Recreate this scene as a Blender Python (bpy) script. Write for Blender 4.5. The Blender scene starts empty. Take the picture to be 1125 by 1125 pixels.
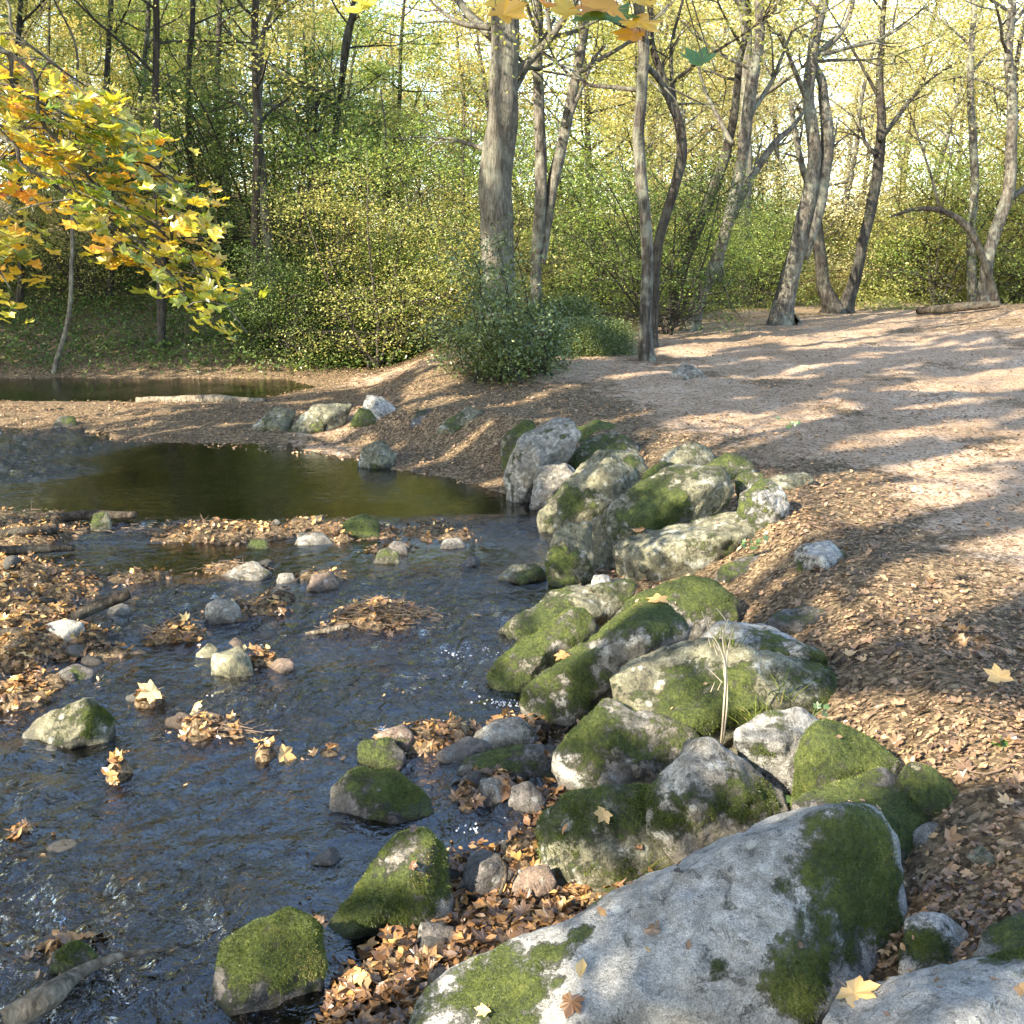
import bpy, bmesh, math, random
import numpy as np
from mathutils import Vector, Matrix
from mathutils.bvhtree import BVHTree

rng = np.random.default_rng(7)
random.seed(7)
scene = bpy.context.scene
COL = scene.collection

# ------------------------------------------------------------------ camera
F = 1206.0
H = 2.1
TH = math.radians(13.6)
CT, ST = math.cos(TH), math.sin(TH)
cam = bpy.data.cameras.new('camera')
cam_o = bpy.data.objects.new('camera', cam)
COL.objects.link(cam_o)
cam_o.location = (0, 0, H)
cam_o.rotation_euler = (math.radians(90) - TH, 0, 0)
cam.sensor_fit = 'AUTO'
cam.angle = 2 * math.atan(562.5 / F)
cam.clip_end = 600
cam.clip_start = .05
scene.camera = cam_o

def ray(px, py):
    u = (px - 562.5) / F
    v = (562.5 - py) / F
    return np.array([u, CT + v * ST, -ST + v * CT])
def at_z(px, py, z=0.0):
    d = ray(px, py)
    t = (z - H) / d[2]
    return np.array([d[0] * t, d[1] * t, z])
def at_y(px, py, Y):
    d = ray(px, py)
    t = Y / d[1]
    return np.array([d[0] * t, Y, H + d[2] * t])

# ------------------------------------------------------------------ noise
_perm = np.random.default_rng(3).permutation(256)
_perm = np.concatenate([_perm, _perm, _perm])
_g = np.random.default_rng(4).normal(size=(256, 3))
_g /= np.linalg.norm(_g, axis=1)[:, None]
def perlin(p):
    p = np.asarray(p, float)
    i = np.floor(p).astype(int)
    f = p - i
    i &= 255
    w = f * f * f * (f * (f * 6 - 15) + 10)
    out = 0
    for dx in (0, 1):
        wx = w[:, 0] if dx else 1 - w[:, 0]
        for dy in (0, 1):
            wy = w[:, 1] if dy else 1 - w[:, 1]
            for dz in (0, 1):
                wz = w[:, 2] if dz else 1 - w[:, 2]
                h = _perm[_perm[_perm[(i[:, 0] + dx) & 255] + ((i[:, 1] + dy) & 255)] + ((i[:, 2] + dz) & 255)]
                out = out + wx * wy * wz * np.einsum('ij,ij->i', _g[h], f - np.array([dx, dy, dz]))
    return out * 1.5
def fbm(p, o=4, gain=.5):
    s, a, q = 0, 1, np.asarray(p, float)
    for k in range(o):
        s = s + a * perlin(q + 17.3 * k)
        a *= gain
        q = q * 2.03
    return s
def sst(a, b, x):
    t = np.clip((x - a) / (b - a), 0, 1)
    return t * t * (3 - 2 * t)

# ------------------------------------------------------------------ mesh helpers
def link(o, parent=None):
    COL.objects.link(o)
    if parent is not None:
        o.parent = parent
    return o
def mk_data(name, V, FL, mat, attrs=None, smooth=True):
    me = bpy.data.meshes.new(name)
    V = np.asarray(V, np.float32)
    me.vertices.add(len(V))
    me.vertices.foreach_set('co', V.ravel())
    FL = [np.asarray(f, np.int32) for f in FL if len(f)]
    nl = sum(f.size for f in FL)
    npoly = sum(len(f) for f in FL)
    me.loops.add(nl)
    me.loops.foreach_set('vertex_index', np.concatenate([f.ravel() for f in FL]).astype(np.int32))
    me.polygons.add(npoly)
    tot = np.concatenate([np.full(len(f), f.shape[1], np.int32) for f in FL])
    st = np.concatenate([[0], np.cumsum(tot)[:-1]]).astype(np.int32)
    me.polygons.foreach_set('loop_start', st)
    me.polygons.foreach_set('loop_total', tot)
    me.polygons.foreach_set('use_smooth', np.full(npoly, smooth, bool))
    for k, v in (attrs or {}).items():
        a = me.attributes.new(k, 'FLOAT', 'POINT')
        a.data.foreach_set('value', np.asarray(v, np.float32))
    me.update(calc_edges=True)
    if mat is not None:
        me.materials.append(mat)
    return me
def mk(name, V, FL, mat, parent=None, attrs=None, smooth=True, loc=None):
    V = np.asarray(V, float)
    if loc is not None:
        V = V - np.asarray(loc)
    o = bpy.data.objects.new(name, mk_data(name, V, FL, mat, attrs, smooth))
    if loc is not None and parent is None:
        o.location = tuple(float(c) for c in loc)
    return link(o, parent)
def empty(name, loc, label=None, cat=None, group=None):
    o = bpy.data.objects.new(name, None)
    o.empty_display_size = .2
    o.location = tuple(float(c) for c in loc)
    link(o)
    return tag(o, label, cat, group)
def tag(o, label=None, cat=None, group=None, kind=None):
    if label: o['label'] = label
    if cat: o['category'] = cat
    if group: o['group'] = group
    if kind: o['kind'] = kind
    return o
def copy_tree(o, parent=None):
    c = o.copy()
    COL.objects.link(c)
    c.parent = parent
    for ch in o.children:
        copy_tree(ch, c)
    return c

class MB:
    def __init__(s):
        s.V, s.F, s.A, s.n = [], {}, {}, 0
    def add(s, V, FL, **attrs):
        for f in FL:
            f = np.asarray(f)
            if len(f):
                s.F.setdefault(f.shape[1], []).append(f + s.n)
        s.V.append(np.asarray(V, float))
        for k, v in attrs.items():
            s.A.setdefault(k, []).append(np.broadcast_to(np.asarray(v, float), (len(V),)))
        s.n += len(V)
    def arrays(s):
        return np.concatenate(s.V), [np.concatenate(f) for f in s.F.values()], {k: np.concatenate(v) for k, v in s.A.items()}
    def build(s, name, mat, parent=None, smooth=True, loc=None):
        V, FL, A = s.arrays()
        return mk(name, V, FL, mat, parent, A, smooth, loc)

def resample(P, n):
    P = np.asarray(P, float)
    if len(P) == 2:
        t = np.linspace(0, 1, n)[:, None]
        return P[0] * (1 - t) + P[1] * t
    E = np.vstack([2 * P[0] - P[1], P, 2 * P[-1] - P[-2]])
    out = []
    for s in np.linspace(0, len(P) - 1 - 1e-6, n):
        i = int(s); t = s - i
        a, b, c, d = E[i], E[i + 1], E[i + 2], E[i + 3]
        out.append(.5 * (2 * b + (c - a) * t + (2 * a - 5 * b + 4 * c - d) * t * t + (-a + 3 * b - 3 * c + d) * t ** 3))
    return np.array(out)
def tube(P, R, sides=8, bump=0.0, seed=0, cap=True):
    P = np.asarray(P, float)
    R = np.asarray(R, float)
    n = len(P)
    T = np.gradient(P, axis=0)
    T /= np.linalg.norm(T, axis=1)[:, None] + 1e-9
    u = np.cross(T[0], [0, 0, 1.0] if abs(T[0][2]) < .9 else [1.0, 0, 0])
    u /= np.linalg.norm(u)
    V = []
    ang = np.linspace(0, 2 * math.pi, sides, endpoint=False)
    for i in range(n):
        u = u - T[i] * np.dot(u, T[i])
        u /= np.linalg.norm(u) + 1e-9
        w = np.cross(T[i], u)
        ring = np.cos(ang)[:, None] * u + np.sin(ang)[:, None] * w
        r = np.full(sides, R[i])
        if bump:
            r = r * (1 + bump * perlin(np.c_[ring * 1.6 + seed * 3.1, ][:, :3] + P[i] * np.array([.3, .3, .9]) / max(R[0] * 4, .05)))
        V.append(P[i] + ring * r[:, None])
    V = np.concatenate(V)
    i = np.arange(n - 1)[:, None] * sides
    j = np.arange(sides)[None, :]
    k = (j + 1) % sides
    Q = np.stack([i + j, i + k, i + sides + k, i + sides + j], -1).reshape(-1, 4)
    FL = [Q]
    if cap:
        V = np.vstack([V, P[0], P[-1]])
        a = np.arange(sides); b = (a + 1) % sides
        FL.append(np.concatenate([np.c_[b, a, np.full(sides, n * sides)], np.c_[(n - 1) * sides + a, (n - 1) * sides + b, np.full(sides, n * sides + 1)]]))
    return V, FL

# ------------------------------------------------------------------ node helpers
def new_mat(name):
    m = bpy.data.materials.new(name)
    m.use_nodes = True
    nt = m.node_tree
    nt.nodes.clear()
    out = nt.nodes.new('ShaderNodeOutputMaterial')
    return m, nt, out
def N(nt, t, ins=None, **props):
    n = nt.nodes.new('ShaderNode' + t)
    for k, v in props.items():
        setattr(n, k, v)
    for k, v in (ins or {}).items():
        s = n.inputs[k]
        if isinstance(v, bpy.types.NodeSocket):
            nt.links.new(v, s)
        else:
            s.default_value = v
    return n
def ramp(nt, fac, stops, interp='LINEAR'):
    n = nt.nodes.new('ShaderNodeValToRGB')
    n.color_ramp.interpolation = interp
    while len(n.color_ramp.elements) < len(stops):
        n.color_ramp.elements.new(.5)
    for e, (p, c) in zip(n.color_ramp.elements, stops):
        e.position = p
        e.color = (c, c, c, 1) if isinstance(c, (int, float)) else (*c, 1)
    nt.links.new(fac, n.inputs[0])
    return n.outputs[0]
def mixc(nt, fac, a, b, blend='MIX'):
    n = nt.nodes.new('ShaderNodeMix')
    n.data_type = 'RGBA'
    n.blend_type = blend
    for s, v in ((n.inputs[0], fac), (n.inputs[6], a), (n.inputs[7], b)):
        if isinstance(v, bpy.types.NodeSocket):
            nt.links.new(v, s)
        elif isinstance(v, (int, float)):
            s.default_value = v
        else:
            s.default_value = (*v, 1)
    return n.outputs[2]
def attr(nt, name):
    return N(nt, 'Attribute', attribute_name=name).outputs['Fac']
def math_(nt, op, a, b=0.0, c=None):
    n = nt.nodes.new('ShaderNodeMath')
    n.operation = op
    for i, v in enumerate((a, b) if c is None else (a, b, c)):
        if isinstance(v, bpy.types.NodeSocket):
            nt.links.new(v, n.inputs[i])
        else:
            n.inputs[i].default_value = v
    return n.outputs[0]
def noise(nt, co, scale, detail=4, rough=.55, dist=0.0):
    return N(nt, 'TexNoise', {'Vector': co, 'Scale': scale, 'Detail': detail, 'Roughness': rough, 'Distortion': dist}).outputs['Fac']

# ------------------------------------------------------------------ materials
def leaf_mat(name, stops, trans=.48, gloss=.06, rough=.4):
    m, nt, out = new_mat(name)
    col = ramp(nt, attr(nt, 'rnd'), stops)
    d = N(nt, 'BsdfDiffuse', {'Color': col})
    t = N(nt, 'BsdfTranslucent', {'Color': mixc(nt, .35, col, mixc(nt, 1.0, col, (1.0, .95, .35), 'MULTIPLY'))})
    s = N(nt, 'MixShader', {0: trans, 1: d.outputs[0], 2: t.outputs[0]})
    g = N(nt, 'BsdfGlossy', {'Color': (1, 1, 1, 1), 'Roughness': rough})
    s2 = N(nt, 'MixShader', {0: gloss, 1: s.outputs[0], 2: g.outputs[0]})
    nt.links.new(s2.outputs[0], out.inputs[0])
    return m
M = {}
M['leaf_green'] = leaf_mat('green_leaves', [(0, (.09, .14, .035)), (.5, (.21, .30, .06)), (.85, (.36, .40, .08)), (1, (.48, .43, .09))], gloss=.03)
M['leaf_mid'] = leaf_mat('yellow_green_leaves', [(0, (.13, .16, .035)), (.45, (.29, .30, .075)), (.8, (.46, .40, .11)), (1, (.56, .40, .12))], gloss=.03)
M['leaf_yellow'] = leaf_mat('yellow_leaves', [(0, (.27, .26, .07)), (.4, (.50, .43, .12)), (.8, (.64, .49, .14)), (1, (.52, .29, .08))], gloss=.03)
M['leaf_gold'] = leaf_mat('golden_leaves', [(0, (.34, .34, .14)), (.4, (.58, .52, .24)), (.8, (.68, .56, .28)), (1, (.58, .37, .15))], gloss=.03)
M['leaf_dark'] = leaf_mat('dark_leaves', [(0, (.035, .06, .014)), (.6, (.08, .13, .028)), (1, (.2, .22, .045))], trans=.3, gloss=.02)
M['leaf_shrub'] = leaf_mat('glossy_shrub_leaves', [(0, (.035, .055, .014)), (.6, (.10, .14, .035)), (1, (.25, .28, .08))], trans=.25, gloss=.05)
M['leaf_maple'] = leaf_mat('maple_leaves', [(0, (.16, .24, .02)), (.22, (.46, .42, .03)), (.55, (.74, .46, .03)), (.82, (.70, .28, .025)), (1, (.34, .10, .015))], trans=.6)
M['leaf_litter'] = leaf_mat('fallen_leaf_brown', [(0, (.055, .035, .022)), (.3, (.15, .092, .052)), (.6, (.265, .163, .088)), (.85, (.39, .245, .12)), (1, (.54, .36, .16))], trans=.12, gloss=.04)
M['leaf_fresh'] = leaf_mat('fallen_leaf_orange', [(0, (.05, .03, .017)), (.3, (.16, .082, .034)), (.58, (.36, .195, .066)), (.82, (.52, .31, .10)), (1, (.66, .48, .2))], trans=.2, gloss=.05)
M['leaf_green_maple'] = leaf_mat('green_maple_leaf', [(0, (.05, .13, .02)), (1, (.12, .24, .03))], trans=.5)
M['fern'] = leaf_mat('fern_green', [(0, (.035, .07, .018)), (1, (.10, .155, .04))], trans=.3)
M['moss_blade'] = leaf_mat('moss_blades', [(0, (.028, .04, .009)), (.5, (.082, .11, .018)), (.9, (.175, .20, .035)), (1, (.25, .20, .07))], trans=.35, gloss=.02)

def rock_mat(name, c0, c1, c2, lichen=.5, con=1.0):
    m, nt, out = new_mat(name)
    co = N(nt, 'TexCoord').outputs['Object']
    big = noise(nt, co, 3.5, 6, .62)
    fine = noise(nt, co, 28, 8, .7)
    spk = noise(nt, co, 95, 3, .7)
    col = ramp(nt, big, [(.3, c0), (.5, c1), (.7, c2)])
    col = mixc(nt, .9 * con, col, ramp(nt, fine, [(.3, .12), (.5, .5), (.7, .85)]), 'OVERLAY')
    col = mixc(nt, math_(nt, 'MULTIPLY', ramp(nt, noise(nt, co, 5.5, 8, .7, .6), [(.50, 0.0), (.60, 1.0)]), .55 * con), col, mixc(nt, big, (.05, .045, .032), (.12, .105, .06)))
    lich = ramp(nt, noise(nt, co, 9, 7, .68, .4), [(.56, 0.0), (.63, 1.0)])
    col = mixc(nt, math_(nt, 'MULTIPLY', lich, lichen), col, (.50, .50, .43))
    dark = ramp(nt, spk, [(.30, 1.0), (.40, 0.0)])
    col = mixc(nt, math_(nt, 'MULTIPLY', dark, .7), col, (.05, .047, .042))
    grain = noise(nt, co, 210, 2, .6)
    col = mixc(nt, .55, col, ramp(nt, grain, [(.32, .18), (.5, .5), (.68, .82)]), 'OVERLAY')
    ros = N(nt, 'TexVoronoi', {'Vector': co, 'Scale': 11.0, 'Randomness': 1.0})
    rosf = ramp(nt, math_(nt, 'ADD', ros.outputs['Distance'], math_(nt, 'MULTIPLY', fine, .35)), [(.33, 1.0), (.37, 0.0)])
    col = mixc(nt, math_(nt, 'MULTIPLY', rosf, .30), col, (.52, .52, .45))
    pits = ramp(nt, noise(nt, co, 14, 5, .75, .8), [(.33, 1.0), (.40, 0.0)])
    col = mixc(nt, math_(nt, 'MULTIPLY', pits, .55), col, (.09, .085, .07))
    # moss
    mfine = noise(nt, co, 60, 5, .7)
    mmid = noise(nt, co, 11, 5, .65)
    mo = math_(nt, 'ADD', attr(nt, 'moss'), math_(nt, 'MULTIPLY', math_(nt, 'SUBTRACT', noise(nt, co, 17, 9, .76), .5), 2.4))
    mf = ramp(nt, mo, [(.42, 0.0), (.66, 1.0)])
    mcol = ramp(nt, math_(nt, 'ADD', math_(nt, 'MULTIPLY', mfine, .5), math_(nt, 'MULTIPLY', mmid, .5)),
                [(.36, (.026, .034, .009)), (.48, (.062, .082, .017)), (.58, (.125, .148, .03)), (.68, (.21, .205, .06))])
    col = mixc(nt, mf, col, mcol)
    wet = attr(nt, 'wet')
    col = mixc(nt, math_(nt, 'MULTIPLY', wet, .72), col, (.022, .018, .012))
    rough = math_(nt, 'SUBTRACT', .9, math_(nt, 'MULTIPLY', wet, .62))
    hgt = math_(nt, 'ADD', math_(nt, 'MULTIPLY', fine, .6), math_(nt, 'MULTIPLY', spk, .25))
    hgt = math_(nt, 'SUBTRACT', hgt, math_(nt, 'MULTIPLY', pits, .5))
    hgt = math_(nt, 'ADD', hgt, math_(nt, 'MULTIPLY', math_(nt, 'MULTIPLY', mf, mfine), 1.6))
    b = N(nt, 'Bump', {'Strength': 1.0, 'Distance': .032, 'Height': hgt})
    p = N(nt, 'BsdfPrincipled', {'Base Color': col, 'Roughness': rough, 'Normal': b.outputs[0], 'Specular IOR Level': .35})
    nt.links.new(p.outputs[0], out.inputs[0])
    return m
M['rock'] = rock_mat('grey_gneiss', (.10, .09, .07), (.19, .172, .138), (.29, .265, .215))
M['rock_pale'] = rock_mat('pale_lichened_stone', (.17, .16, .138), (.26, .248, .218), (.36, .345, .305), .5)
M['rock_smooth'] = rock_mat('smooth_grey_granite', (.20, .195, .172), (.265, .256, .228), (.33, .318, .285), .18, .6)
M['rock_dark'] = rock_mat('dark_wet_stone', (.05, .046, .04), (.09, .08, .07), (.15, .135, .115), .12)
M['rock_warm'] = rock_mat('brown_stone', (.10, .07, .05), (.17, .12, .085), (.24, .18, .13), .1)
M['rock_green'] = rock_mat('greenish_stone', (.075, .07, .042), (.135, .127, .078), (.22, .205, .135), .4)

def bark_mat(name, c0, c1, c2, stretch=.14, sc=22, lich=.4):
    m, nt, out = new_mat(name)
    co = N(nt, 'TexCoord').outputs['Object']
    mp = N(nt, 'Mapping', {'Vector': co, 'Scale': (1, 1, stretch)}).outputs[0]
    a = noise(nt, mp, sc, 6, .65, .6)
    b = noise(nt, co, 2.2, 4, .6)
    c = noise(nt, co, 9, 5, .65)
    col = ramp(nt, a, [(.34, c0), (.5, c1), (.66, c2)])
    l = ramp(nt, math_(nt, 'ADD', math_(nt, 'MULTIPLY', b, .6), math_(nt, 'MULTIPLY', c, .4)), [(.48, 0.0), (.6, 1.0)])
    col = mixc(nt, math_(nt, 'MULTIPLY', l, lich), col, mixc(nt, c, (.14, .17, .08), (.42, .42, .34)))
    bu = N(nt, 'Bump', {'Strength': 1.0, 'Distance': .04, 'Height': a})
    p = N(nt, 'BsdfPrincipled', {'Base Color': col, 'Roughness': .9, 'Normal': bu.outputs[0], 'Specular IOR Level': .2})
    nt.links.new(p.outputs[0], out.inputs[0])
    return m
M['bark_grey'] = bark_mat('grey_furrowed_bark', (.04, .035, .027), (.095, .085, .064), (.175, .16, .122), .16, 42, .3)
M['bark_dark'] = bark_mat('dark_bark', (.016, .013, .010), (.036, .03, .023), (.075, .064, .05), .15, 24, .12)
M['bark_light'] = bark_mat('pale_smooth_bark', (.034, .029, .022), (.08, .069, .052), (.165, .147, .115), .3, 20, .4)
M['bark_mid'] = bark_mat('brown_bark', (.022, .019, .015), (.058, .05, .039), (.125, .11, .088), .15, 22, .4)
M['deadwood'] = bark_mat('weathered_wood', (.06, .045, .03), (.16, .125, .085), (.32, .26, .18), .3, 30, .15)
M['deadwood_dark'] = bark_mat('wet_dead_wood', (.018, .014, .01), (.05, .038, .026), (.11, .085, .06), .3, 30, .1)

def ground_mat():
    m, nt, out = new_mat('ground_soil')
    co = N(nt, 'TexCoord').outputs['Object']
    n1 = noise(nt, co, .9, 5, .6)
    n2 = noise(nt, co, 7, 6, .65)
    n3 = noise(nt, co, 60, 5, .7)
    sand = ramp(nt, math_(nt, 'ADD', math_(nt, 'MULTIPLY', n1, .5), math_(nt, 'MULTIPLY', n2, .5)),
                [(.36, (.265, .178, .105)), (.5, (.40, .278, .178)), (.62, (.53, .395, .275))])
    sand = mixc(nt, .4, sand, ramp(nt, n3, [(.3, .2), (.5, .5), (.7, .8)]), 'OVERLAY')
    wob = N(nt, 'VectorMath', {0: co, 1: N(nt, 'VectorMath', {0: N(nt, 'TexNoise', {'Vector': co, 'Scale': 45.0, 'Detail': 5.0, 'Roughness': .7}).outputs['Color'], 1: (.05, .05, .05)}, operation='MULTIPLY').outputs[0]}, operation='ADD').outputs[0]
    vor = N(nt, 'TexVoronoi', {'Vector': wob, 'Scale': 52.0, 'Randomness': 1.0})
    lit = ramp(nt, N(nt, 'SeparateColor', {'Color': vor.outputs['Color']}).outputs[0],
               [(0, (.045, .031, .018)), (.35, (.11, .076, .042)), (.7, (.2, .14, .078)), (1, (.34, .245, .14))])
    lit = mixc(nt, .8, lit, ramp(nt, n3, [(.3, .15), (.5, .5), (.7, .75)]), 'OVERLAY')
    # leaf scraps on the sand
    v2 = N(nt, 'TexVoronoi', {'Vector': wob, 'Scale': 48.0, 'Randomness': 1.0})
    scr = ramp(nt, math_(nt, 'ADD', N(nt, 'SeparateColor', {'Color': v2.outputs['Color']}).outputs[1], math_(nt, 'MULTIPLY', math_(nt, 'SUBTRACT', n2, .5), .8)), [(.70, 0.0), (.74, 1.0)])
    sand = mixc(nt, math_(nt, 'MULTIPLY', scr, .8), sand, lit)
    s = math_(nt, 'ADD', attr(nt, 'sand'), math_(nt, 'MULTIPLY', math_(nt, 'SUBTRACT', n2, .5), 1.1))
    col = mixc(nt, ramp(nt, s, [(.42, 0.0), (.6, 1.0)]), lit, sand)
    moss = math_(nt, 'MULTIPLY', attr(nt, 'green'), ramp(nt, n2, [(.42, 0.0), (.56, 1.0)]))
    col = mixc(nt, moss, col, mixc(nt, n3, (.03, .045, .01), (.12, .15, .03)))
    peb = N(nt, 'TexVoronoi', {'Vector': co, 'Scale': 16.0})
    pc = ramp(nt, N(nt, 'SeparateColor', {'Color': peb.outputs['Color']}).outputs[0],
              [(0, (.035, .025, .016)), (.5, (.09, .064, .038)), (.85, (.17, .12, .07)), (1, (.3, .23, .15))])
    bedc = mixc(nt, .5, pc, ramp(nt, n1, [(.35, (.03, .022, .014)), (.65, (.13, .09, .05))]))
    bedc = mixc(nt, .4, bedc, ramp(nt, n3, [(.3, .2), (.5, .5), (.7, .8)]), 'OVERLAY')
    col = mixc(nt, attr(nt, 'bed'), col, bedc)
    h = math_(nt, 'ADD', math_(nt, 'MULTIPLY', n2, .6), math_(nt, 'MULTIPLY', n3, .35))
    h = math_(nt, 'ADD', h, math_(nt, 'MULTIPLY', vor.outputs['Distance'], .5))
    b = N(nt, 'Bump', {'Strength': .8, 'Distance': .04, 'Height': h})
    p = N(nt, 'BsdfPrincipled', {'Base Color': col, 'Roughness': .95, 'Normal': b.outputs[0], 'Specular IOR Level': .15})
    nt.links.new(p.outputs[0], out.inputs[0])
    return m
M['ground'] = ground_mat()

def water_mat():
    m, nt, out = new_mat('stream_water')
    co = N(nt, 'TexCoord').outputs['Object']
    w1 = N(nt, 'TexNoise', {'Vector': co, 'Scale': 11.0, 'Detail': 4.0, 'Roughness': .55, 'Distortion': .8}).outputs['Fac']
    w2 = N(nt, 'TexNoise', {'Vector': co, 'Scale': 38.0, 'Detail': 3.0, 'Roughness': .5, 'Distortion': .4}).outputs['Fac']
    h = math_(nt, 'MULTIPLY', math_(nt, 'ADD', w1, math_(nt, 'MULTIPLY', w2, .22)), attr(nt, 'rip'))
    b = N(nt, 'Bump', {'Strength': 1.0, 'Distance': .06, 'Height': h})
    fr = N(nt, 'Fresnel', {'IOR': 1.8, 'Normal': b.outputs[0]})
    g = N(nt, 'BsdfGlossy', {'Color': (1, 1, 1, 1), 'Roughness': .05, 'Normal': b.outputs[0]})
    t = N(nt, 'BsdfTransparent', {'Color': (.50, .42, .32, 1)})
    mx = N(nt, 'MixShader', {0: fr.outputs[0], 1: t.outputs[0], 2: g.outputs[0]})
    nt.links.new(mx.outputs[0], out.inputs[0])
    return m
M['water'] = water_mat()
def simple(name, col, rough=.8, sp=.3):
    m, nt, out = new_mat(name)
    co = N(nt, 'TexCoord').outputs['Object']
    n = noise(nt, co, 40, 4)
    c = mixc(nt, n, tuple(x * .75 for x in col), col)
    p = N(nt, 'BsdfPrincipled', {'Base Color': c, 'Roughness': rough, 'Specular IOR Level': sp})
    nt.links.new(p.outputs[0], out.inputs[0])
    return m
M['foam'] = simple('white_foam', (.36, .37, .38))
M['twig'] = simple('twig_brown', (.16, .11, .07))
M['twig_dark'] = simple('twig_dark', (.035, .028, .022))
M['twig_pale'] = simple('twig_pale', (.42, .35, .24))
M['stem_green'] = simple('green_stem', (.12, .16, .05))

# ------------------------------------------------------------------ terrain
STREAM_PX = [(200, 1500), (380, 1125), (400, 1050), (480, 985), (560, 955), (602, 925), (606, 850), (620, 790), (565, 730), (548, 695), (610, 650), (612, 560), (560, 549),
             (500, 528), (425, 516), (380, 506), (300, 496), (225, 491), (130, 487), (90, 474), (-100, 468), (-600, 466), (-1200, 560), (-1700, 900), (-2200, 1500)]
POND_PX = [(-500, 441), (0, 440), (150, 441), (290, 437), (345, 426), (310, 417), (0, 416), (-500, 416)]
STREAM = np.array([at_z(*p)[:2] for p in STREAM_PX])
POND = np.array([at_z(*p)[:2] for p in POND_PX])
def sdpoly(P, poly):
    d = np.full(len(P), 1e9)
    inside = np.zeros(len(P), bool)
    for a, b in zip(poly, np.roll(poly, -1, axis=0)):
        e = b - a
        w = P - a
        t = np.clip((w @ e) / (e @ e), 0, 1)
        d = np.minimum(d, np.sum((w - t[:, None] * e) ** 2, axis=1))
        c = ((a[1] <= P[:, 1]) != (b[1] <= P[:, 1]))
        with np.errstate(divide='ignore', invalid='ignore'):
            xi = a[0] + (P[:, 1] - a[1]) * e[0] / (e[1] if e[1] else 1e-12)
        inside ^= c & (P[:, 0] < xi)
    d = np.sqrt(d)
    return np.where(inside, -d, d)
# leaf islands and gravel bars in the water: px, py, rx, ry (pixels), top height
ISL = [(-40, 655, 130, 45, .11), (40, 715, 95, 40, .06), (20, 770, 70, 22, .045), (-20, 690, 120, 52, .07), (60, 650, 80, 22, .06), (10, 590, 90, 28, .08), (-60, 560, 90, 10, .07), (150, 635, 60, 10, .035),
       (250, 588, 120, 15, .07), (390, 588, 80, 12, .05), (480, 588, 65, 14, .045), (330, 582, 60, 10, .06),
       (415, 683, 75, 17, .065), (275, 673, 62, 12, .05), (195, 703, 60, 12, .05), (285, 730, 55, 13, .045), (255, 628, 55, 9, .05), (355, 637, 45, 10, .05), (430, 605, 50, 7, .02), (120, 720, 45, 10, .04), (300, 660, 40, 8, .03), (350, 830, 40, 9, .0), (215, 870, 50, 9, -.03), (420, 765, 60, 10, -.02),
       (235, 806, 62, 19, .05), (165, 772, 26, 12, .035), (130, 852, 24, 9, .03), (40, 755, 50, 17, .03), (105, 745, 40, 10, .02), (290, 832, 26, 8, .02),
       (90, 1050, 80, 45, .012), (20, 915, 45, 9, .0), (60, 930, 30, 9, .0),
       (480, 815, 95, 24, .05), (570, 812, 60, 30, .06), (545, 865, 60, 25, .03), (515, 880, 22, 9, .045), (560, 960, 100, 45, .06), (430, 1080, 90, 45, .04), (345, 1010, 35, 14, .02)]
ISLW = []
for px, py, rx, ry, top in ISL:
    c = at_z(px, py)
    n_, f_ = at_z(px, min(py + ry, 1120)), at_z(px, py - ry)
    ISLW.append((c[0], (n_[1] + f_[1]) / 2, rx / F * c[1] * 1.02, max((f_[1] - n_[1]) / 2, .12), top))
BK_Y = [0, 2.0, 2.8, 4.1, 4.9, 6, 7, 8.4, 9.7, 10.8, 12]
BK_X = [1.1, 1.2, 1.3, 1.45, 1.45, 1.6, 1.65, 1.6, .9, -.1, -1.2]
PX_Y = [2.0, 3.5, 4.6, 5.2, 6, 8, 10, 13, 16, 20, 26, 40]
PX_X = [4.0, 3.4, 2.2, 2.0, 2.1, 1.9, 1.1, .2, -1.2, 1.5, 4.5, 12]
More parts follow.
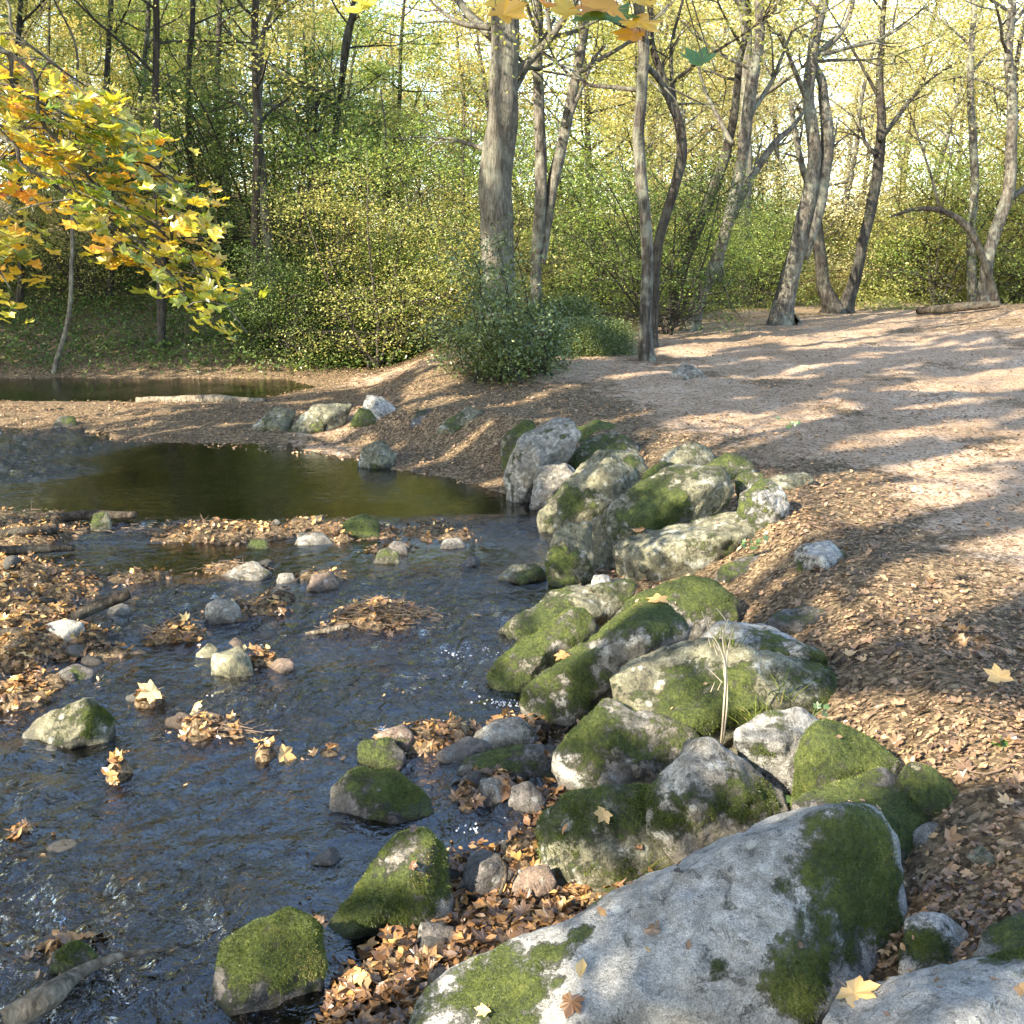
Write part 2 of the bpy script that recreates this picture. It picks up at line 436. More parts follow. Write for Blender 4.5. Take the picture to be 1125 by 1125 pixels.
def terrain(P, detail=True):
    P = np.asarray(P, float)
    x, y = P[:, 0], P[:, 1]
    P3 = np.c_[x, y, np.zeros(len(x))]
    sd = np.minimum(sdpoly(P, STREAM), sdpoly(P, POND))
    sd = sd + .10 * fbm(P3 * 1.7, 3)
    bar = sst(9.8, 11.2, y) * sst(-.9, -2.4, x)
    A = .47 * (1 - bar) + .10 * bar
    land = A * (1 - np.exp(-np.maximum(sd, 0) / (.55 + .9 * bar)))
    # the margin below the row of boulders stays low
    land = land * np.where(y < 12, .16 + .84 * sst(-.75, .3, x - np.interp(y, BK_Y, BK_X)), 1)
    bed = -.20 * (1 - np.exp(np.minimum(sd, 0) / .3))
    h = np.where(sd > 0, land, bed)
    on = sst(0, 1.2, sd)
    h = h + on * (.012 * np.maximum(y - 9, 0) * sst(-1.5, 1, x))
    h = h + on * .55 * np.exp(-(((x - 11.5) / 3.2) ** 2 + ((y - 20) / 4.5) ** 2))
    h = h + on * .10 * np.exp(-(((x + .4) / 1.6) ** 2 + ((y - 15.0) / 1.6) ** 2))
    hill = np.clip(.24 * (y - 18.0), 0, 2.1) + np.clip(.06 * (y - 27), 0, 1.2)
    h = h + hill * sst(-1.8, -5.5, x + .12 * (y - 18)) * sst(0, .6, sd)
    h = h + on * np.clip(.05 * (y - 34), 0, 3.0)
    h = h + on * (.05 * fbm(P3 * .8, 3))
    if detail:
        h = h + np.where(sd > 0, on * .022, .03) * fbm(P3 * 5.5, 3)
    isl = np.full(len(x), -9.0)
    for cx, cy, rx, ry, top in ISLW:
        near = (abs(x - cx) < rx * 2.2) & (abs(y - cy) < ry * 2.2)
        if near.any():
            q = ((x[near] - cx) / rx) ** 2 + ((y[near] - cy) / ry) ** 2
            b = (top + .2) * np.exp(-.75 * q ** 1.4) - .2 + .07 * fbm(P3[near] * 6, 3) * np.exp(-q * .3)
            isl[near] = np.maximum(isl[near], b)
    h = np.maximum(h, isl)
    return h, sd, isl
def ground_z(x, y):
    return float(terrain(np.array([[x, y]]))[0][0])
def hit(px, py):
    d = ray(px, py)
    ts = np.concatenate([np.linspace(1.5, 14, 500), np.linspace(14.1, 60, 400)])
    P = d[None, :] * ts[:, None] + np.array([0, 0, H])
    h = terrain(P[:, :2])[0]
    k = np.nonzero(P[:, 2] < h)[0]
    return P[k[0]] if len(k) else P[-1]

ys = list(np.arange(-14, 2.0, .5))
y = 2.0
while y < 230:
    ys.append(y)
    y += .026 * (max(y, 2.2) / 2.4) ** 1.22
ys = np.array(ys)
s_ = np.linspace(-1, 1, 421)
sx = .55 * s_ + .55 * s_ ** 3 + 2.4 * s_ ** 9
W = np.maximum(ys, 0) * .62 + 2.6
GX = sx[None, :] * W[:, None]
GY = np.repeat(ys[:, None], len(sx), 1)
P2 = np.c_[GX.ravel(), GY.ravel()]
gh, gsd, gisl = terrain(P2)
def zone(P2, gh, gsd, gisl):
    x, yy = P2[:, 0], P2[:, 1]
    P3 = np.c_[P2, np.zeros(len(P2))]
    sand = sst(-.9, 1.3, x - np.interp(yy, PX_Y, PX_X)) * sst(.3, .9, gsd)
    sand = sand * (1 - .75 * np.exp(-(((x - 11.5) / 3.0) ** 2 + ((yy - 20) / 3.5) ** 2)))
    sand = sand * (1 - sst(.6, 2.2, x - np.interp(yy, [0, 20, 24, 30, 45], [9, 14, 10, 8, 9])))
    sand = np.where(yy > 24, sand * sst(34, 26, yy), sand)
    sand = sand * (.75 + .5 * fbm(P3 * .7 + 5, 3))
    return np.clip(sand, 0, 1)
gsand = zone(P2, gh, gsd, gisl)
# bright bare sand on the little dune and the point
for (px, py, r) in ((375, 462, .8), (440, 412, 1.2), (500, 420, .8), (330, 482, .7), (300, 495, .5)):
    c = at_z(px, py, .15)
    gsand = np.maximum(gsand, .85 * np.exp(-((P2[:, 0] - c[0]) ** 2 + (P2[:, 1] - c[1]) ** 2) / r ** 2))
ggreen = np.clip(sst(21, 26, P2[:, 1]) * .8 * (1 - gsand), 0, 1) * np.where(P2[:, 0] < -3, .45, 1)
gbed = sst(.03, -.03, gh) * (np.maximum(-gsd, 0) > 0)
nr, nc = GX.shape
i = np.arange(nr - 1)[:, None] * nc
j = np.arange(nc - 1)[None, :]
GQ = np.stack([i + j, i + j + 1, i + nc + j + 1, i + nc + j], -1).reshape(-1, 4)
GV = np.c_[P2, gh]
ground = mk('ground', GV, [GQ], M['ground'], attrs={'sand': gsand, 'green': ggreen, 'bed': gbed})
tag(ground, 'brown leaf-strewn forest floor and sandy path beside the stream', 'ground', kind='structure')
ground_bvh = BVHTree.FromPolygons(GV.tolist(), GQ.tolist())

# ------------------------------------------------------------------ water
def water_sheet():
    ys = []
    y = 1.2
    while y < 19.5:
        ys.append(y)
        y += .019 * (max(y, 2.4) / 2.6) ** 1.25
    ys = np.array(ys)
    s = np.linspace(0, 1, 420)
    x0 = -(.62 * ys + 4.0)
    x1 = np.interp(ys, [0, 5, 7, 9, 11, 13, 20], [.55, .55, .7, .9, .5, -.3, -2])
    X = x0[:, None] + (x1 - x0)[:, None] * (s ** .8)[None, :]
    Y = np.repeat(ys[:, None], len(s), 1)
    P = np.c_[X.ravel(), Y.ravel()]
    P3 = np.c_[P, np.zeros(len(P))]
    # calm pool behind the leaf dam, riffles in front
    dam = np.interp(P[:, 0], [-8, -2.5, .2, .6], [8.2, 8.2, 8.3, 8.3])
    calm = sst(-.05, .35, P[:, 1] - dam) * sst(-4.6, -3.6, P[:, 0] + .0 * P[:, 1])
    rip = .08 + .92 * (1 - calm)
    rip = np.where(P[:, 1] > 15, .1, rip)
    slow = sst(.5, -.2, np.hypot((P[:, 0] + 1.7) / 1.6, (P[:, 1] - 7.35) / .45) - 1)
    rip = rip * (1 - .7 * slow)
    z = np.zeros(len(P))
    q = P3 * np.array([1.0, .8, 1]) + .25 * np.c_[fbm(P3 * 1.3, 2), fbm(P3 * 1.3 + 9, 2), 0 * z]
    z += .020 * fbm(q * 4.6, 4, .6) + .012 * (.5 - abs(perlin(q * 9.0 + 4))) * 1.2
    rough = sst(-.1, .5, fbm(P3 * .9 + 2, 2) + .2)
    z *= rip * (.6 + .6 * rough)
    # quick water over the sill near the middle boulders
    c = at_z(505, 700)
    g = np.exp(-(((P[:, 0] - c[0]) / .35) ** 2 + ((P[:, 1] - c[1]) / .35) ** 2))
    z += g * (.022 * perlin(P3 * 11) + .02)
    z += .004
    nr, nc = X.shape
    i = np.arange(nr - 1)[:, None] * nc
    j = np.arange(nc - 1)[None, :]
    Q = np.stack([i + j, i + j + 1, i + nc + j + 1, i + nc + j], -1).reshape(-1, 4)
    o = mk('stream_water', np.c_[P, z], [Q], M['water'], attrs={'rip': rip * (.35 + .65 * rough)})
    tag(o, 'clear rippled brown water of the stream and its pool', 'water', kind='structure')
water_sheet()

# ------------------------------------------------------------------ rocks
def ico(sub):
    bm = bmesh.new()
    bmesh.ops.create_icosphere(bm, subdivisions=sub, radius=1)
    V = np.array([v.co[:] for v in bm.verts])
    Fc = np.array([[v.index for v in f.verts] for f in bm.faces])
    bm.free()
    return V / np.linalg.norm(V, axis=1)[:, None], Fc
ICO = {k: ico(k) for k in (3, 4, 5, 6)}
def hull_planes(pts, merge=.90):
    bm = bmesh.new()
    for p in pts:
        bm.verts.new(tuple(float(c) for c in p))
    bmesh.ops.convex_hull(bm, input=bm.verts[:])
    bm.normal_update()
    Ns, Os, Cs, As = [], [], [], []
    for f in bm.faces:
        if f.calc_area() < 1e-7:
            continue
        Ns.append(f.normal[:]); Os.append(f.verts[0].co[:]); Cs.append(f.calc_center_median()[:]); As.append(f.calc_area())
    bm.free()
    Ns, Os, Cs, As = map(np.array, (Ns, Os, Cs, As))
    c = (Cs * As[:, None]).sum(0) / As.sum()
    keep = []
    for i in np.argsort(-As):
        d = Ns[i] @ (Os[i] - c)
        if all(not (Ns[i] @ Ns[k] > merge) for k in keep):
            keep.append(i)
    d = np.einsum('ij,ij->i', Ns[keep], Os[keep] - c)
    sgn = np.sign(d)
    return c, Ns[keep] * sgn[:, None], np.abs(d) + 1e-4
def vnormals(V, Fc):
    fn = np.cross(V[Fc[:, 1]] - V[Fc[:, 0]], V[Fc[:, 2]] - V[Fc[:, 0]])
    n = np.zeros_like(V)
    for k in range(3):
        np.add.at(n, Fc[:, k], fn)
    return n / (np.linalg.norm(n, axis=1)[:, None] + 1e-12)
ROCK_BV, ROCK_BF, ROCK_N = [], [], [0]
def moss_tufts(V, Fc, nrm, moss, count, ln, seed, below=.08):
    r = np.random.default_rng(seed)
    A = V[Fc[:, 0]]; B = V[Fc[:, 1]]; C_ = V[Fc[:, 2]]
    ar = np.linalg.norm(np.cross(B - A, C_ - A), axis=1)
    mm = moss[Fc].mean(1) + .35 * fbm(A * 14 + seed, 3)
    w = ar * np.clip((mm - .40) * 2.2, 0, 1)
    w = w * (A[:, 2] > below - .04)
    # only what can face the viewer side of the bank
    view = np.array([0, -2.0, H]) - A
    view /= np.linalg.norm(view, axis=1)[:, None]
    w = w * (np.einsum('ij,ij->i', nrm[Fc[:, 0]], view) > -.35)
    if w.sum() < 1e-6:
        return None
    k = r.choice(len(Fc), count, p=w / w.sum())
    a, b = r.random(count), r.random(count)
    fl = a + b > 1
    a[fl], b[fl] = 1 - a[fl], 1 - b[fl]
    p = A[k] + (B[k] - A[k]) * a[:, None] + (C_[k] - A[k]) * b[:, None]
    n = nrm[Fc[k, 0]]
    d = n + r.normal(size=(count, 3)) * .55 + np.array([0, 0, -.15])
    d /= np.linalg.norm(d, axis=1)[:, None]
    s = np.cross(d, r.normal(size=(count, 3)))
    s /= np.linalg.norm(s, axis=1)[:, None]
    L = ln * r.uniform(.25, .8, count)[:, None]
    Wd = L * .17
    t2 = p + d * L + np.array([0, 0, -1.0]) * L * .25
    VV = np.stack([p - s * Wd - n * .002, p + s * Wd - n * .002, t2], 1).reshape(-1, 3)
    FF = np.arange(count * 3).reshape(-1, 3)
    patch = .5 + .55 * fbm(p * 5 + seed, 3)
    rnd = np.clip(patch * .9 + r.uniform(-.25, .3, count), 0, 1)
    return VV, FF, np.repeat(rnd, 3)

def rock(sil, label, mat='rock', moss=0.3, mup=.5, depth=.85, Y=None, zb=None, feats=(), p=13, rough=1.0, sub=5, tufts=0, tlen=.012, seed=None,
         name='boulder', cat='boulder', group=None, mossat=(), wetline=.05, topback=.62, nomoss=(), cracks=1.0, merge=.90, chips=6):
    p = p * 2.6
    sil = [np.array(q, float) for q in sil]
    S = np.array(sil)
    seed = seed if seed is not None else int(abs(S.sum())) % 997
    r = np.random.default_rng(seed)
    ymax, ymin = S[:, 1].max(), S[:, 1].min()
    xm = S[:, 0].mean()
    ib = S[np.argmax(S[:, 1])]
    if Y is None:
        Y = (at_z(ib[0], ib[1], zb) if zb is not None else hit(ib[0], ib[1]))[1]
    dist = math.hypot(Y, H)
    wid = (S[:, 0].max() - S[:, 0].min()) / F * dist
    dep = depth * wid
    hgt = max(ymax - ymin, 4)
    pts = []
    for q in S:
        t = (ymax - q[1]) / hgt
        pts.append(at_y(q[0], q[1], Y + dep * (.18 + (topback - .18) * t) + r.uniform(-.04, .04) * dep))
    fr = at_y(ib[0], ymax, Y)
    pts.append(fr)
    cen = S.mean(0)
    pts.append(at_y(cen[0] * .7 + ib[0] * .3, cen[1] * .55 + ymax * .45, Y + .02 * dep))
    # back and buried foot
    for q in S:
        t = (ymax - q[1]) / hgt
        a = at_y(xm + (q[0] - xm) * .80, q[1] + hgt * .05, Y + dep * (.18 + (topback - .18) * t + .42))
        pts.append(a)
    low = [q for q in S if (ymax - q[1]) / hgt < .4]
    for q in low:
        a = at_y(q[0], q[1], Y + dep * .2)
        pts.append(a + np.array([0, .1 * dep, -.12 - .15 * wid]))
    for (fx, fy, fd) in feats:
        pts.append(at_y(fx, fy, Y + dep * fd))
    pts = np.array(pts)
    c, Nn, Dd = hull_planes(pts, merge)
    cut = r.normal(size=(chips, 3)); cut /= np.linalg.norm(cut, axis=1)[:, None]
    sup = ((pts - c) @ cut.T).max(0) * r.uniform(.82, .95, chips)
    Nn, Dd = np.vstack([Nn, cut]), np.concatenate([Dd, sup])
    D, Fc = ICO[sub]
    q = np.maximum(D @ Nn.T, 0) / Dd[None, :]
    rad = (q ** p).sum(1) ** (-1 / p)
    rad = rad * np.mean((1 / q.max(1)) / rad)
    V = D * rad[:, None]
    size = np.ptp(pts, axis=0).max()
    n0 = vnormals(V, Fc)
    off = seed * 1.37
    V = V + n0 * (size * rough * (.017 * fbm(V / size * 3.2 + off, 4)
                                  + .020 * (.35 - abs(perlin(V / size * np.array([5, 5, 9]) + off))))[:, None])
    fine = np.minimum(.05 * size, .045)
    V = V + n0 * (fine * rough * (.42 * fbm(V / .11 + off, 5, .6) - cracks * .55 * np.clip(.12 - abs(perlin(V / .17 + off + 5)), 0, 1)))[:, None]
    nrm = vnormals(V, Fc)
    Wv = V + c
    m = moss + .08 + mup * (nrm[:, 2] - .35) + .62 * fbm(Wv * 3.1 + off, 5, .6)
    for (mx, my, mr, ms) in mossat:
        d_ = H - Wv[:, 2]
        # a patch of growth on the stone itself, centred on the surface point nearest to the given sight line
        dirv = ray(mx, my)
        tt = np.linalg.norm(np.cross(Wv - np.array([0, 0, H]), dirv / np.linalg.norm(dirv)), axis=1) + .15 * (Wv[:, 1] - Wv[:, 1].min())
        ctr = Wv[np.argmin(tt)]
        rr = mr / F * dist
        m = m + .75 * ms * np.exp(-(np.linalg.norm(Wv - ctr, axis=1) / rr) ** 2)
    m = np.clip(m, -.5, 1.5)
    # moss cushions stand a little proud
    V = V + nrm * (np.clip((m - .5) * 3, 0, 1) * min(.003, .01 * size))[:, None]
    Wv = V + c
    wet = sst(wetline, wetline - .06, Wv[:, 2] + .03 * fbm(Wv * 6, 2)) if ymin > 380 else 0 * m
    if not (at_y(ib[0], ib[1], Y)[2] < .12):
        wet = 0 * m
    base = np.array([c[0], c[1], Wv[:, 2].min()])
    o = mk(name, Wv, [Fc], M[mat], attrs={'moss': m, 'wet': wet}, loc=base)
    tag(o, label, cat, group)
    ROCK_BV.append(Wv); ROCK_BF.append(Fc + ROCK_N[0]); ROCK_N[0] += len(Wv)
    if tufts:
        t = moss_tufts(Wv, Fc, nrm, m, tufts, tlen, seed)
        if t:
            mk('moss', t[0] - base, [t[1]], M['moss_blade'], o, {'rnd': t[2]}, smooth=False)
    return o
# --- the heap of boulders at the bend
rock([(549,501),(554,479),(576,460),(591,464),(587,486),(561,515)], 'olive mossy stone behind the upright grey slab at the head of the heap', 'rock_green', .45, .3, 1.0, Y=9.9, tufts=2500)
rock([(557,525),(563,500),(573,481),(602,466),(632,463),(640,480),(622,492),(596,508),(586,540),(565,551)], 'big grey slab standing at the pool edge with a dark sheer side', 'rock', .0, .15, .7, Y=9.0, feats=[(596,506,.02),(572,484,.1)], p=18)
rock([(621,500),(632,472),(654,462),(675,465),(690,482),(660,502)], 'yellow-mossed stone at the back of the heap, beside the bare path', 'rock_green', .55, .4, .9, Y=9.9, tufts=2000)
rock([(625,505),(640,484),(677,473),(697,486),(703,503),(645,522)], 'rounded sunlit stone with olive moss, behind the white-faced block', 'rock_green', .42, .2, .9, Y=9.2, tufts=2000)
rock([(585,535),(595,511),(628,509),(640,523),(630,542),(587,555)], 'low bare grey block wedged beside the upright slab at the water', 'rock', -.2, .1, .8, Y=8.7)
rock([(588,562),(630,524),(655,501),(684,489),(708,504),(714,520),(698,545),(677,562),(650,574),(620,578),(595,570)], 'wedge-shaped boulder with a pale sunlit face in the middle of the heap', 'rock_green', .2, .1, .75, Y=7.9, feats=[(668,520,.1),(680,556,.02),(660,505,.3)], p=18, mossat=[(650,545,25,.4)], tufts=1200)
rock([(720,508),(738,491),(759,485),(780,492),(785,508),(757,516),(728,514)], 'dark rounded stone at the top of the heap, against the path', 'rock_green', .22, .1, .8, Y=8.5)
rock([(695,534),(714,514),(737,504),(753,508),(752,528),(720,548)], 'mossy lump squeezed behind the long tilted boulder', 'rock_green', .5, .3, 1.0, Y=8.0, tufts=1200)
rock([(772,512),(796,499),(820,502),(832,516),(822,530),(785,535)], 'green-mossed hump behind the dark end of the long tilted boulder', 'rock_green', .55, .3, .9, Y=8.0, tufts=1800)
rock([(645,577),(662,568),(684,546),(714,527),(759,508),(783,510),(802,519),(806,533),(792,559),(772,574),(729,586),(699,594),(683,630),(662,634),(646,612)],
     'long tilted boulder lying across the heap, mossy in its middle with a dark blunt end', 'rock_green', .22, .1, .55, Y=6.95, feats=[(700,560,.0),(775,525,.15)], p=13,
     mossat=[(712,560,38,.75),(668,590,18,.4),(740,545,30,.4)], tufts=4500, tlen=.014)
rock([(672,606),(684,590),(729,582),(781,570),(825,565),(856,573),(880,584),(878,597),(837,610),(789,627),(729,634),(695,642)],
     'long low block with a pale flat front, lowest stone of the heap', 'rock_green', .1, .2, .55, Y=6.55, p=17, feats=[(720,600,.0),(800,590,.0)], mossat=[(800,600,22,.6),(845,580,28,.5),(760,615,15,.3)], tufts=3000)
rock([(598,612),(606,587),(621,575),(645,573),(652,598),(654,632),(632,645),(606,641)], 'flat-topped block dipping into the riffle with a curtain of moss', 'rock_green', .2, -.3, .9, Y=6.6, p=17, mossat=[(620,615,28,.6)], tufts=2500)
rock([(806,526),(819,516),(839,521),(838,538),(815,546)], 'small olive stone above the pair of pale fragments', 'rock_green', .4, .2, .9, Y=7.4)
rock([(811,550),(824,529),(845,526),(865,541),(869,555),(852,564),(826,563)], 'pale angular fragment with a sharp crest beside the path', 'rock_pale', .15, .1, .9, Y=6.7, feats=[(838,548,.0)], p=22)
rock([(840,529),(858,521),(880,519),(894,525),(886,535),(856,536)], 'flat little stone lying furthest out on the path', 'rock_green', .25, .1, .7, Y=7.6)
rock([(870,607),(888,598),(912,593),(931,610),(912,627),(886,623)], 'small pointed grey stone among leaves below the path', 'rock_pale', .08, .0, .9, feats=[(905,610,.05)], p=22)
rock([(785,632),(815,612),(865,600),(872,612),(840,626),(800,642)], 'low dark mossy ridge half buried in leaves beside the pointed grey stone', 'rock_dark', .3, .3, .7)
# --- the middle row
rock([(540,696),(571,675),(598,656),(649,641),(696,635),(706,646),(688,666),(657,675),(614,700),(594,714),(571,714)], 'pale flat slab reaching into the stream with a white broken edge', 'rock_green', .12, .15, .7, zb=.0, p=16, mossat=[(600,690,30,.6),(605,665,20,.3)], tufts=2200)
rock([(648,645),(655,632),(668,630),(672,646)], 'small white stone lying on the pale flat slab', 'rock_pale', -.2, .1, .9, Y=5.95, sub=4, name='stone', cat='stone', p=18)
rock([(530,751),(555,716),(579,708),(606,697),(637,666),(659,678),(659,692),(618,726),(579,757),(555,767)], 'narrow mossy ridge running down to the water with one orange leaf', 'rock', .55, .35, .6, Y=4.95, feats=[(600,715,.05)], tufts=9000, tlen=.014)
rock([(565,768),(598,735),(657,697),(708,670),(745,670),(764,686),(764,702),(716,722),(669,752),(649,780),(626,798),(594,790)], 'big mossy ridge with a dark hollow face, sloping to the water', 'rock', .55, .4, .6, Y=4.55, feats=[(620,745,.04),(700,690,.1)], tufts=14000, tlen=.014, mossat=[(640,745,60,.3)], nomoss=())
rock([(658,690),(676,670),(708,650),(762,633),(796,639),(812,664),(810,684),(786,698),(750,700)], 'bright green mossy hump behind the two ridges with a yellow leaf on top', 'rock', .42, .45, .7, Y=5.3, tufts=9000, tlen=.014)
rock([(765,700),(790,683),(825,684),(862,694),(897,714),(902,730),(845,728),(778,716)], 'flat grey lichened slab behind the largest mossy block', 'rock_pale', .1, .1, .8, Y=4.45, mossat=[(865,718,25,.5)], tufts=1500)
rock([(838,688),(856,671),(895,666),(917,675),(890,692)], 'low dark mossy stone in leaves at the edge of the path', 'rock_dark', .4, .3, .8, tufts=1500)
rock([(668,765),(670,727),(688,715),(739,707),(809,707),(864,723),(919,732),(933,750),(925,772),(865,800),(809,822),(740,838),(680,825)], 'largest block of the row, pale topped with broad olive moss on its front', 'rock_green', .2, -.05, .5, Y=4.1, p=17, rough=1.1,
     feats=[(700,790,.0),(880,760,.05)], mossat=[(745,770,55,.5),(820,760,45,.5),(900,755,30,.35),(700,735,25,-.4)], tufts=11000, tlen=.014)
rock([(606,830),(629,802),(662,768),(700,772),(760,800),(770,832),(708,866),(669,874),(622,866)], 'dark layered boulder with green moss on its shoulder, below the largest block', 'rock', .25, .2, .6, Y=3.85, p=14, rough=1.3, mossat=[(650,790,28,.7),(640,850,30,.3)], tufts=6500, tlen=.013)
rock([(712,882),(719,855),(739,827),(762,809),(776,811),(817,834),(866,870),(868,896),(817,915),(762,938),(739,934),(716,908)], 'pyramid-shaped boulder with moss and pale lichen, behind the smooth grey boulder', 'rock', .35, .0, .7, Y=3.25, feats=[(785,850,.12),(752,880,.0),(800,905,.05)], p=18, mossat=[(745,890,40,.4),(835,870,30,.5),(785,850,18,-.6)], tufts=12000, tlen=.013)
rock([(808,806),(838,785),(878,777),(906,793),(898,842),(872,866),(850,862),(825,838)], 'white lichened stone in a patch of full sun', 'rock_pale', -.02, -.1, .8, Y=3.5, p=15, mossat=[(838,820,20,.4)], tufts=1200, feats=[(860,820,.0)])
rock([(876,862),(880,806),(906,790),(945,808),(982,828),(988,846),(960,862),(900,870)], 'glowing yellow-green mossy stone beside the white lichened stone', 'rock', .75, .2, .8, Y=3.3, tufts=9000, tlen=.013)
rock([(590,920),(594,900),(622,872),(676,866),(715,876),(722,912),(748,938),(765,952),(735,970),(690,980),(650,990),(615,980),(597,950)], 'squat boulder hung with olive moss above the leaf-filled inlet', 'rock_green', .5, .1, .8, Y=3.18, p=13, tufts=14000, tlen=.018)
rock([(868,892),(900,868),(955,848),(988,845),(1030,876),(1036,930),(1000,948),(900,930)], 'dark mossy boulder tucked behind the crest of the smooth grey boulder', 'rock_dark', .45, .25, .8, Y=2.98, tufts=9000, tlen=.014)
rock([(985,860),(1000,836),(1030,846),(1062,880),(1055,900),(1025,915)], 'leaning slab with thin green moss at the edge of the leaves', 'rock_green', .25, .2, .7, Y=3.1, tufts=2000)
rock([(440,1140),(455,1098),(520,1050),(640,1008),(760,948),(880,898),(930,879),(962,882),(990,915),(992,990),(1004,1062),(985,1080),(900,1135),(860,1190),(450,1200)],
     'huge smooth grey boulder on the near bank, moss along its foot and steep end', 'rock_smooth', -.30, .0, .62, Y=2.35, p=20, rough=.6, sub=6, cracks=.5, merge=.975, chips=0,
     feats=[(925,885,.42),(905,950,.30),(870,1050,.1),(880,1140,.02)], topback=.55,
     mossat=[(490,1115,80,1.2),(560,1080,50,1.0),(610,1045,34,1.1),(645,1020,20,1.0),(905,950,60,1.1),(955,905,45,1.1),(880,1080,55,1.15),(970,1010,60,1.2),(940,960,50,.6),(790,1065,14,1.0)], tufts=22000, tlen=.013)
rock([(995,1010),(1015,1000),(1042,1001),(1078,1042),(1076,1062),(1000,1070)], 'lichen-spotted grey stone pinched behind the steep end of the smooth boulder', 'rock_pale', .15, -.1, .8, Y=2.47, mossat=[(1010,1035,25,.8)], tufts=3000)
rock([(890,1150),(940,1086),(1000,1071),(1080,1060),(1140,1036),(1240,1020),(1260,1200),(880,1210)], 'pale flat boulder in the corner of the near bank carrying a yellow maple leaf', 'rock_smooth', -.3, .05, .7, Y=2.0, p=18, rough=.6, mossat=[(930,1105,25,.6),(1120,1040,25,.9),(1060,1080,12,.4)], tufts=4000, tlen=.012, sub=6)
rock([(1068,1040),(1090,1020),(1140,1000),(1190,1010),(1190,1060),(1080,1062)], 'grey slab wedged behind the pale corner boulder', 'rock', .2, .1, .8, Y=2.38, mossat=[(1115,1030,20,.4)], tufts=1500)
rock([(1058,940),(1075,928),(1112,928),(1120,945),(1085,955)], 'flat greenish stone sunk in the leaves by the path', 'rock_green', .35, .1, .8, tufts=800)
rock([(1000,915),(1025,902),(1048,912),(1040,930),(1010,932)], 'small tan stone in the leaf litter near the path', 'rock', .1, .1, .8, sub=4)
# --- stones standing in the stream
W = dict(name='stone', cat='stone')
rock([(24,806),(40,788),(85,772),(106,771),(129,792),(121,816),(75,824),(30,816)], 'pale grey stone in midstream with a bright green mossy top', 'rock_green', -.25, .0, .85, zb=0, feats=[(98,785,.2)], p=16, mossat=[(105,785,45,1.3)], tufts=7000, **W)
rock([(361,886),(365,862),(395,844),(421,844),(452,866),(488,890),(480,904),(430,908),(385,904)], 'dark mossy stone in the water above the two green shore boulders', 'rock_dark', .55, .15, .8, zb=0, tufts=10000, tlen=.013, **W)
rock([(360,1018),(400,960),(445,914),(467,909),(492,934),(494,985),(458,1014),(380,1033)], 'tall mossy boulder with a sloping back at the water edge', 'rock', .65, .2, .8, zb=0, p=16, feats=[(440,980,.0)], tufts=16000, tlen=.013)
rock([(228,1112),(240,1050),(265,1009),(312,993),(352,1015),(358,1050),(343,1084),(292,1099),(250,1118)], 'round boulder capped with thick green moss, standing in the water', 'rock_dark', .5, .4, .9, zb=0, p=13, tufts=17000, tlen=.013)
rock([(231,742),(234,718),(262,711),(276,722),(279,740),(252,747)], 'square dark boulder in midstream', 'rock_green', -.2, .0, .9, zb=0, p=24, feats=[(256,722,.05)], rough=.6, **W)
rock([(243,712),(258,700),(268,706),(266,716)], 'little brown cap stone behind the square dark boulder', 'rock_warm', -.3, .0, .9, Y=5.55, sub=4, **W)
rock([(224,682),(225,664),(240,656),(258,662),(266,678),(258,684)], 'rounded pale speckled stone beside a bed of leaves in midstream', 'rock', -.4, .0, .9, zb=0, p=10, sub=4, **W)
rock([(50,701),(54,684),(75,678),(93,684),(93,699),(70,708)], 'brilliant white stone on the edge of the leaf bank', 'rock_pale', -.5, .0, .8, zb=.02, p=16, sub=4, **W)
rock([(304,642),(308,630),(322,629),(326,641)], 'small dark cube-like stone in the riffle', 'rock', -.3, 0, .9, zb=0, sub=4, p=20, **W)
rock([(335,650),(344,632),(365,627),(374,641),(360,648)], 'small brown stone with wet leaves against it', 'rock_warm', -.1, 0, .9, zb=0, sub=4, **W)
rock([(373,590),(379,572),(400,564),(415,572),(413,588)], 'small bright-mossed stone on the leaf dam', 'rock_green', .7, .3, .9, zb=.02, tufts=2500, **W)
rock([(411,620),(415,606),(428,600),(439,606),(438,619)], 'blunt olive stone just below the leaf dam', 'rock_green', .1, 0, .9, zb=0, sub=4, **W)
rock([(427,602),(432,594),(446,596),(447,610)], 'dark stone behind the blunt olive one', 'rock_dark', 0, 0, .9, zb=0, sub=4, **W)
rock([(484,604),(490,592),(505,590),(513,601)], 'smooth grey stone at the open end of the leaf dam', 'rock', -.3, 0, .9, zb=0, sub=4, **W)
rock([(507,620),(515,610),(527,612),(528,622)], 'dark wet cobble in the riffle beside the heap', 'rock_dark', -.3, 0, .9, zb=0, sub=4, **W)
rock([(543,637),(560,622),(590,619),(602,632),(575,641)], 'flat green-skinned rock awash beside the flat-topped block', 'rock_green', .35, .1, .8, zb=0, **W)
rock([(321,600),(330,586),(355,585),(371,600)], 'grey stone at the foot of the leaf dam', 'rock', .0, .1, .8, zb=0, sub=4, **W)
rock([(268,603),(275,592),(292,594),(296,604)], 'mossy cobble under the leaf dam', 'rock_green', .4, .1, .8, zb=0, sub=4, **W)
rock([(238,637),(255,622),(280,616),(300,629),(285,638)], 'low stone draped with brown debris in midstream', 'rock', .1, .1, .8, zb=0, sub=4, **W)
rock([(62,740),(80,728),(105,736),(100,748),(70,750)], 'dark low stone beside the white one', 'rock_dark', .1, .1, .8, zb=0, sub=4, **W)
rock([(118,672),(128,660),(143,666),(140,678)], 'pale stone beneath the dark log on the leaf bank', 'rock', -.4, 0, .9, zb=0, sub=4, **W)
